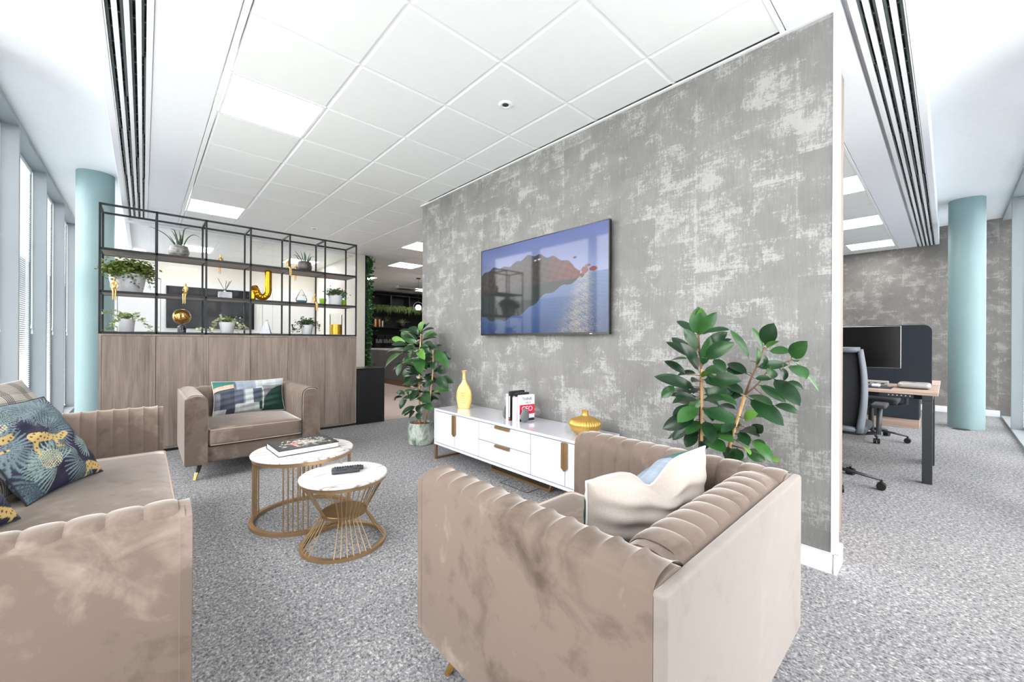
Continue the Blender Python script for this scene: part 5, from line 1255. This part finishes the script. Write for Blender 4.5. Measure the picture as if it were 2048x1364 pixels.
# reed diffuser
t = thing('reed_diffuser', 'crystal reed diffuser with grey sticks on the middle rack shelf', 'diffuser', (0.675, 5.52, ZS[1]))
MB().box(-0.062, -0.035, 0, 0.064, 0.035, 0.075).build('bottle', M['crystal'], t, bevel=0.006)
MB().lathe([(0.012, 0.0755), (0.012, 0.09), (0.008, 0.094), (0.0, 0.094)], (0, 0, 0), 16).build('cap', M['chrome'], t, smooth=50)
for x, y, z in ((-0.065, 0.0, 0.22), (0.015, 0.01, 0.205), (0.06, -0.01, 0.21), (0.045, 0.02, 0.20)): MB().tube([(0, 0, 0.085), (x, y, z)], 0.0028, 6).build('reed', M['charcoal'], t)
# teardrop terrarium
t = thing('glass_ornament', 'clear glass teardrop with blue liquid on the middle rack shelf', 'ornament', (1.46, 5.50, ZS[1]))
dp = smooth_prof([(0.0, 0.0), (0.045, 0.004), (0.064, 0.035), (0.055, 0.075), (0.03, 0.125), (0.010, 0.168), (0.0, 0.178)], 4)
MB().lathe([(max(0, r), z) for r, z in dp], (0, 0, 0), 28).build('shell', M['thinglass'], t, smooth=180)
MB().lathe([(0.0, 0.003), (0.042, 0.006), (0.056, 0.028), (0.052, 0.034), (0.0, 0.032)], (0, 0, 0), 28).build('liquid', M['bluesand'], t, smooth=60)
MB().sphere((0.018, -0.01, 0.10), 0.007, 10, 6).build('bead', M['charcoal'], t, smooth=180)
# folded white ornament
t = thing('triangle_ornament', 'small white folded triangle ornament with dark edge on the cupboards', 'ornament', (1.078, 5.53, ZS[0]))
MB().prism([(-0.060, 0.0), (0.044, 0.0), (0.0125, 0.146), (0.004, 0.162)], -0.03, 0.03, 1).build('sheet', M['bookwhite'], t)
MB().prism([(0.046, 0.0), (0.058, 0.0), (0.010, 0.168), (0.0045, 0.163), (0.013, 0.148)], -0.03, 0.03, 1).build('dark_sheet', M['chairgrey'], t)
# candle holder
t = thing('candle_holder', 'tall glass cylinder with gold leaf lower half on the cupboards', 'candle holder', (1.888, 5.52, ZS[0]))
MB().lathe([(0.076, 0.0), (0.076, 0.28)], (0, 0, 0), 40, caps=False).build('glass', M['thinglass'], t, smooth=60)
MB().lathe([(0.0, 0.004), (0.0705, 0.0045), (0.0705, 0.135), (0.066, 0.137), (0.0, 0.135)], (0, 0, 0), 40).build('gold_band', M['goldglass'], t, smooth=60)
# lime glasses
for x, lab in ((1.745, 'lime green glass on the left of the small leafed plant'), (2.005, 'lime green glass on the right of the small leafed plant')):
    t = thing('tealight_glass', lab, 'glass', (x, 5.60, ZS[1]), 0, 'pair of lime green glasses')
    MB().lathe([(0.030, 0.0), (0.034, 0.004), (0.046, 0.085), (0.043, 0.085), (0.031, 0.008)], (0, 0, 0), 28).build('cup', M['lime'], t, smooth=50)

# ================================================================== BEHIND: MEETING ROOM SCREEN, LIVING WALL, KITCHEN
t = thing('television', 'dark screen on the white wall of the glazed meeting room', 'television', (1.045, MY1 - 0.06, 1.77))
MB().box(-0.725, 0.0, -0.41, 0.725, 0.036, 0.41).build('housing', M['tvblack'], t, bevel=0.003)
MB().box(-0.712, -0.003, -0.397, 0.712, -0.0005, 0.397).build('screen', M['darkscreen'], t)
lw = thing('living_wall', 'narrow green living wall on the edge of the white partition', 'plants', (3.152, 7.66, 0))
MB().box(0.0, 0.0, 0.0, 0.05, 1.2, H1 - 0.01).build('backing', M['kitchendark'], lw)
rnd = random.Random(6); m = MB()
for i in range(4200):
    p = Vector((0.05 + abs(rnd.gauss(0, 0.045)), -0.05 + rnd.random() ** 1.8 * 1.2, rnd.uniform(0.02, H1 - 0.05))); sprig(m, p, 0.055, 1, rnd, 1.1)
stuff(m.build('foliage', M['moss'], lw, smooth=180, recalc=False))
KY = 13.0
def kbox(name, label, cat, x0, y0, z0, x1, y1, z1, mat, group=None):
    t = thing(name, label, cat, ((x0 + x1) / 2, (y0 + y1) / 2, z0), 0, group); return t, (x1 - x0) / 2, (y1 - y0) / 2, z1 - z0
for k in range(3):
    x0 = 5.42 + 0.62 * k
    t, w, d, h = kbox('base_unit', ['charcoal kitchen base unit under the coffee machine', 'charcoal kitchen base unit second from the living wall', 'charcoal kitchen base unit third from the living wall'][k], 'cabinet', x0, 12.38, 0, x0 + 0.618, KY - 0.002, 0.858, M['kitchen'], 'kitchen base units')
    MB().box(-w, -d + 0.022, 0.1, w, d, h).build('carcass', M['kitchen'], t)
    MB().box(-w + 0.02, -d + 0.06, 0.0, w - 0.02, d, 0.099).build('plinth', M['kitchendark'], t)
    for z0, z1 in ((0.104, 0.46), (0.464, h - 0.03)):
        q = MB().box(-w + 0.002, -d + 0.001, z0, w - 0.002, -d + 0.02, z1).build('drawer', M['kitchen'], t)
        MB().box(-w + 0.05, -d - 0.012, z1 - 0.02, w - 0.05, -d + 0.0005, z1 - 0.008).build('handle', M['chairgrey'], q)
t = thing('worktop', 'pale kitchen worktop along the dark back wall', 'worktop', (6.34, 12.68, 0.86)); MB().box(-0.93, -0.32, 0, 0.93, 0.318, 0.03).build('slab', M['worktop'], t)
for k in range(3):
    x0 = 5.42 + 0.68 * k
    t, w, d, h = kbox('wall_cupboard', ['open dark kitchen wall cupboard nearest the living wall', 'open dark kitchen wall cupboard, middle of three', 'open dark kitchen wall cupboard beside the papered wall'][k], 'cupboard', x0, 12.62, 2.20, x0 + 0.678, KY - 0.002, 2.66, M['kitchendark'], 'dark wall cupboards above the ferns')
    p = 0.02; m = MB(); m.box(-w, -d, 0, -w + p, d, h); m.box(w - p, -d, 0, w, d, h); m.box(-w + p, -d, 0, w - p, d, p); m.box(-w + p, -d, h - p, w - p, d, h); m.build('carcass', M['kitchen'], t)
    MB().box(-w + p, d - 0.02, p, w - p, d, h - p).build('back', M['kitchendark'], t)
t = thing('wall_shelf', 'long black kitchen shelf with ornaments above the coffee machine', 'shelf', (6.42, 12.86, 1.55)); MB().box(-1.0, -0.13, 0, 1.0, 0.138, 0.035).build('board', M['satinblack'], t)
t = thing('hanging_ferns', 'row of hanging ferns along the bottom of the dark wall cupboards', 'plants', (6.5, 12.62, 2.2))
rnd = random.Random(12); m = MB()
for i in range(520):
    x = rnd.uniform(-1.05, 0.95); y = rnd.uniform(-0.10, -0.02); L = rnd.uniform(0.08, 0.30) * (0.6 + 0.4 * math.sin(x * 9) ** 2); z = rnd.uniform(0.0, 0.12)
    dx = rnd.gauss(0, 0.05); m.add([(x - 0.008, y, z), (x + 0.008, y, z), (x + dx, y - rnd.uniform(0, 0.08), z - L)], [(0, 1, 2)])
stuff(m.build('fronds', M['fern'], t, recalc=False)); MB().box(-1.07, -0.02, -0.012, 1.0, 0.02, -0.002).build('trough', M['chairgrey'], t)
def canister(x, h, r, mat, lab):
    t = thing('canister', lab, 'canister', (x, 12.85, 1.586), 0, 'metal canisters on the kitchen shelf'); MB().lathe([(r, 0), (r, h), (r * 0.96, h + 0.006), (0, h + 0.006)], (0, 0, 0), 20).build('body', M[mat], t, smooth=50); MB().lathe([(r * 0.3, h + 0.0065), (r * 0.3, h + 0.02), (0, h + 0.022)], (0, 0, 0), 12).build('knob', M['chrome'], t, smooth=50)
canister(5.66, 0.26, 0.062, 'copper', 'largest copper canister, furthest left on the kitchen shelf'); canister(5.80, 0.25, 0.05, 'copper', 'second copper canister on the kitchen shelf'); canister(5.91, 0.20, 0.045, 'chrome', 'steel canister beside the copper ones on the kitchen shelf')
t = thing('staghorn_fern', 'pale spreading staghorn fern in a bowl on the kitchen shelf', 'plant', (6.62, 12.84, 1.586))
MB().lathe([(0.05, 0), (0.08, 0.03), (0.10, 0.12), (0.09, 0.16), (0.08, 0.15)], (0, 0, 0), 20).build('bowl', M['potbrown'], t, smooth=50)
for a in (-1.2, -0.8, -0.4, 0.0, 0.4, 0.8, 1.2): blade(t, [(0, 0, .14), (.14 * math.sin(a), -.03, .14 + .13 * math.cos(a)), (.30 * math.sin(a), -.05, .14 + .17 * math.cos(a))], 0.02, 'ivyleaf')
for k, (x, z) in enumerate(((5.75, 1.84), (6.1, 1.80), (6.12, 1.92), (5.82, 1.90))):
    t = thing('wall_branch', ['twiggy silver wall plant at the far left above the kitchen shelf', 'twiggy silver wall plant low in the middle above the kitchen shelf', 'twiggy silver wall plant high in the middle above the kitchen shelf', 'twiggy silver wall plant high at the left above the kitchen shelf'][k], 'plant', (x, 12.96, z), 0, 'silver wall plants')
    foliage(t, 'twigs', M['ivyleaf'], [((0, -0.03, 0), (0.13, 0.03, 0.08), 90)], 0.035, 60 + k, 0.5)
def coffee(x, lab, w=0.36):
    t = thing('coffee_machine', lab, 'coffee machine', (x, 12.62, 0.891), 0)
    m = MB(); m.box(-w / 2, -0.06, 0, w / 2, 0.22, 0.42); m.box(-w / 2, -0.2, 0.30, w / 2, -0.061, 0.42); m.box(-w / 2, -0.2, 0, w / 2, -0.061, 0.05); m.build('body', M['satinblack'], t, bevel=0.006)
    MB().box(-w / 2 + 0.01, -0.066, 0.16, w / 2 - 0.01, -0.0605, 0.29).build('steel_panel', M['chrome'], t); MB().lathe([(0.03, 0.24), (0.03, 0.29), (0, 0.29)], (0, -0.13, 0), 14).build('spout', M['chrome'], t, smooth=50)
coffee(5.66, 'black coffee machine with steel panel at the left of the kitchen worktop', 0.24); coffee(6.0, 'wider black coffee machine with steel panel, right of the first', 0.40)
t = thing('peninsula_unit', 'grey kitchen peninsula on a brown wooden plinth', 'cabinet', (5.0, 10.6, 0))
MB().box(-0.28, -1.75, 0.121, 0.6, 1.74, 0.868).build('carcass', M['kitchenlight'], t); MB().box(-0.29, -1.78, 0.0, 0.6, 1.745, 0.12).build('plinth', M['floorwood'], t)
MB().box(-0.3, -1.79, 0.869, 0.62, 1.75, 0.899).build('worktop', M['worktop'], t, bevel=0.003)
for k in range(4): MB().box(-0.2995, -1.74 + 0.87 * k, 0.13, -0.2805, -0.876 + 0.87 * k, 0.862).build('panel', M['kitchenlight'], t)
t = thing('pendant_lamp', 'glowing globe pendant in a black ring hanging in the kitchen', 'lamp', (5.36, 9.5, 0))
MB().lathe([(0.06, H1 - 0.001), (0.06, H1 - 0.02), (0.0, H1 - 0.021)], (0, 0, 0), 20).build('ceiling_rose', M['satinblack'], t, smooth=50)
MB().tube([(0, 0, H1 - 0.02), (0, 0, 2.16)], 0.004, 6).build('cord', M['satinblack'], t)
m = MB(); m.tube([(0.12 * math.sin(2 * PI * i / 40), -0.05 * math.sin(2 * PI * i / 40), 2.04 + 0.12 * math.cos(2 * PI * i / 40)) for i in range(40)], 0.008, 6, closed=True); m.build('ring', M['black'], t, smooth=180)
MB().lathe([(0.05, 1.918), (0.052, 1.94), (0.03, 1.95)], (0, 0, 0), 20).build('holder', M['satinblack'], t, smooth=50)
m = MB(); m.sphere((0, 0, 2.012), 0.072, 24, 14); m.build('globe', M['bulb'], t, smooth=180)
t = thing('smoke_detector', 'white smoke detector on the passage ceiling', 'detector', (5.60, 11.2, H1)); MB().lathe([(0.06, -0.001), (0.06, -0.03), (0.045, -0.07), (0.0, -0.075)], (0, 0, 0), 20).build('body', M['trimwhite'], t, smooth=50)
t = thing('ceiling_cassette', 'square dark-slotted air conditioning cassette in the passage ceiling', 'air conditioner', (6.15, 11.72, H1))
MB().box(-0.4, -0.26, -0.02, 0.4, 0.26, -0.001).build('panel', M['trimwhite'], t, bevel=0.005); MB().box(-0.26, -0.16, -0.0225, 0.26, 0.16, -0.0205).build('grille', M['charcoal'], t)

# ================================================================== OFFICE END
dk = thing('office_desk', 'walnut office desk with charcoal legs past the white wall end', 'desk', (5.06, 0.9, 0))
MB().box(-0.40, -0.85, 0.715, 0.40, 0.75, 0.74).build('desktop', M['deskwood'], dk, bevel=0.002)
for y in (-0.79, 0.69):
    for x in (-0.37, 0.37):
        MB().box(x - 0.03, y - 0.03, 0, x + 0.03, y + 0.03, 0.672).build('leg', M['charcoal'], dk, bevel=0.003)
    MB().box(-0.34, y - 0.02, 0.50, 0.34, y + 0.02, 0.56).build('leg_rail', M['charcoal'], dk)
    MB().box(-0.40, y - 0.03, 0.673, 0.40, y + 0.03, 0.714).build('top_rail', M['charcoal'], dk)
MB().box(0.30, -0.74, 0.673, 0.34, 0.64, 0.714).build('beam', M['charcoal'], dk)
q = MB().box(-0.385, -0.71, 0.685, -0.30, -0.50, 0.713).build('height_controller', M['charcoal'], dk)
for k in range(6): MB().lathe([(0.0045, 0), (0.0045, 0.0015), (0, 0.0016)], (0, 0, 0), 8).build('button', M['paperwhite'], q).matrix_local = Matrix.Translation((-0.3851, -0.69 + 0.026 * k, 0.70)) @ Euler((0, -PI / 2, 0)).to_matrix().to_4x4()
dk2 = thing('office_desk', 'second walnut desk behind the dark desk screen', 'desk', (5.88, 0.9, 0))
MB().box(-0.36, -0.85, 0.715, 0.36, 0.75, 0.74).build('desktop', M['deskwood'], dk2, bevel=0.002)
for y in (-0.79, 0.69):
    for x in (-0.33,): MB().box(x - 0.02, y - 0.03, 0, x + 0.02, y + 0.03, 0.714).build('leg', M['charcoal'], dk2)
ds = thing('desk_screen', 'navy felt desk screen with rounded corner standing behind the monitor', 'screen', (5.49, 0.9, 0))
def rrect(y0, y1, z0, z1, r, n=6):
    p = [(y0, z0), (y1, z0)]
    for k in range(n + 1): a = PI / 2 * k / n; p.append((y1 - r + r * math.cos(a), z1 - r + r * math.sin(a)))
    for k in range(n + 1): a = PI / 2 + PI / 2 * k / n; p.append((y0 + r + r * math.cos(a), z1 - r + r * math.sin(a)))
    return p
MB().prism(rrect(-0.80, 0.76, 0.60, 1.315, 0.06), -0.011, 0.011, 0).build('panel', M['felt'], ds, bevel=0.003)
mo = thing('monitor', 'black computer monitor on the office desk in front of the navy screen', 'monitor', (5.22, 0.61, 0.7405))
MB().box(-0.008, -0.315, 0.16, 0.022, 0.315, 0.56).build('housing', M['chrome'], mo, bevel=0.004)
MB().box(-0.011, -0.311, 0.164, -0.0085, 0.311, 0.556).build('screen', M['tvblack'], mo)
MB().box(0.023, -0.04, 0.0, 0.038, 0.04, 0.36).build('stand', M['charcoal'], mo); MB().box(-0.08, -0.11, 0.0, 0.10, 0.11, 0.012).build('foot', M['charcoal'], mo, bevel=0.004)
mc = thing('mini_computer', 'small silver mini computer on the desk corner', 'computer', (5.02, 0.20, 0.7405))
m = MB(); rounded_box(m, -0.105, -0.105, 0.004, 0.105, 0.105, 0.05, 0.022, 0.0, 10); m.build('body', M['silver'], mc, smooth=180)
MB().box(-0.085, -0.085, 0.0, 0.085, 0.085, 0.005).build('foot', M['satinblack'], mc)
lg = MB(); pts = []
for k in range(28):
    a = 2 * PI * k / 28; r = 0.020 * (1 + 0.06 * math.cos(2 * a)); x, y = r * math.cos(a) * 0.95, r * math.sin(a)
    if y < -0.011: y = -0.011 - (y + 0.011) * 0.25
    if x > 0.015: x = 0.015 - (x - 0.015) * 0.5
    pts.append((x, y))
lg.prism(pts, 0.0503, 0.0508, 2); lg.prism([(0.020, 0.002), (0.026, 0.0), (0.030, 0.006), (0.024, 0.008)], 0.0503, 0.0508, 2); lg.build('logo', M['satinblack'], mc)
mm = thing('mouse_mat', 'black mouse mat at the front of the office desk', 'mouse mat', (4.86, 0.48, 0.7405)); MB().box(-0.12, -0.15, 0, 0.14, 0.16, 0.003).build('pad', M['mesh'], mm, bevel=0.001)
ms = thing('computer_mouse', 'white computer mouse lying on the black mouse mat', 'mouse', (4.88, 0.44, 0.744)); m = MB(); rounded_box(m, -0.055, -0.029, 0, 0.055, 0.029, 0.022, 0.010, 0.006, 8); m.build('body', M['paperwhite'], ms, smooth=180)
hb = thing('docking_hub', 'silver docking hub with ports standing on the desk under the monitor', 'docking hub', (5.10, 0.50, 0.7405)); MB().box(-0.04, -0.13, 0.002, 0.04, 0.13, 0.045).build('body', M['silver'], hb, bevel=0.008)
for k in range(4): MB().box(-0.0415, -0.105 + 0.05 * k, 0.015, -0.0402, -0.08 + 0.05 * k, 0.026).build('port', M['charcoal'], hb)
# office chairs
def office_chair(label, x, y, rz, spin):
    """task chair facing local +X"""
    t = thing('office_chair', label, 'office chair', (x, y, 0), rz, 'office chairs at the desk')
    for k in range(5):
        a = spin + 2 * PI * k / 5; c, s = math.cos(a), math.sin(a)
        m = MB(); m.tube([(0.03 * c, 0.03 * s, 0.115), (0.18 * c, 0.18 * s, 0.098), (0.315 * c, 0.315 * s, 0.078)], [0.026, 0.021, 0.015], 8, flat=0.6); lgx = m.build('base_arm', M['charcoal'], t, smooth=180)
        m = MB(); m.tube([(0.315 * c, 0.315 * s, 0.08), (0.315 * c, 0.315 * s, 0.045)], 0.008, 6)
        for q in (-1, 1):
            px_, py_ = 0.315 * c - s * 0.016 * q, 0.315 * s + c * 0.016 * q
            m.tube([(px_ - s * 0.010, py_ + c * 0.010, 0.0295), (px_ + s * 0.010, py_ - c * 0.010, 0.0295)], 0.029, 16)
        m.build('caster', M['satinblack'], t, smooth=50)
    MB().tube([(0, 0, 0.10), (0, 0, 0.40)], [0.03, 0.022], 14).build('gas_lift', M['satinblack'], t, smooth=50)
    MB().box(-0.12, -0.09, 0.385, 0.12, 0.09, 0.43).build('mechanism', M['charcoal'], t, bevel=0.01)
    m = MB(); rounded_box(m, -0.23, -0.245, 0.432, 0.25, 0.245, 0.51, 0.035, 0.008, 10); m.build('seat', M['mesh'], t, smooth=180)
    def bx(z): return -0.24 - 0.10 * max(0, (z - 0.62)) - 0.05 * math.cos((z - 0.62) * 5.0)
    Zs = [0.47 + 0.62 * k / 12 for k in range(13)]
    hwf = lambda z: 0.215 + 0.03 * math.sin((z - 0.47) / 0.62 * PI)
    for sd in (-1, 1):
        MB().tube([(bx(z), sd * hwf(z), z) for z in Zs], [0.030 - 0.008 * k / 12 for k in range(13)], 8, flat=0.6).build('back_frame', M['chairgrey'], t, smooth=180)
    MB().tube([(bx(1.085), y_ * 0.215, 1.085) for y_ in (-1, -0.5, 0, 0.5, 1)], 0.022, 8).build('top_rail', M['chairgrey'], t, smooth=180)
    MB().tube([(bx(0.49), y_ * 0.215, 0.49) for y_ in (-1, -0.5, 0, 0.5, 1)], 0.022, 8).build('lower_rail', M['chairgrey'], t, smooth=180)
    m = MB(); m.grid(lambda u, v: (bx(0.49 + 0.59 * u) + 0.012, (2 * v - 1) * hwf(0.49 + 0.59 * u), 0.49 + 0.59 * u), 14, 8); me = m.build('back_mesh', M['mesh'], t, smooth=180); sm = me.modifiers.new('thick', 'SOLIDIFY'); sm.thickness = 0.006
    MB().tube([(-0.10, 0, 0.41), (-0.24, 0, 0.42), (bx(0.52) - 0.03, 0, 0.52), (bx(0.7) - 0.03, 0, 0.7)], 0.022, 8).build('back_support', M['charcoal'], t, smooth=180)
    for sd in (-1, 1):
        MB().tube([(-0.02, sd * 0.20, 0.425), (-0.02, sd * 0.30, 0.44), (-0.02, sd * 0.305, 0.64)], 0.018, 8).build('arm_post', M['charcoal'], t, smooth=180)
        m = MB(); rounded_box(m, -0.13, sd * 0.305 - 0.045, 0.641, 0.13, sd * 0.305 + 0.045, 0.672, 0.012, n=6); m.build('arm_pad', M['mesh'], t, smooth=180)
office_chair('grey framed black mesh office chair pulled up to the near side of the desk', 4.21, 0.66, 0.0, -0.30)
office_chair('black mesh office chair tucked in beyond the desk screen', 6.42, 0.62, PI, 0.25)
sc_ = thing('storage_unit', 'low dark storage unit on a pale wood base behind the desks', 'cabinet', (7.75, 0.95, 0))
MB().box(-0.2, -0.7, 0.0, 0.2, 0.7, 0.12).build('base', M['deskwood'], sc_, bevel=0.002); MB().box(-0.2, -0.7, 0.121, 0.2, 0.7, 0.62).build('carcass', M['kitchen'], sc_, bevel=0.002)
for k in range(2): MB().box(-0.219, -0.69 + 0.695 * k, 0.13, -0.2005, -0.005 + 0.695 * k, 0.61).build('door', M['felt'], sc_, bevel=0.002)
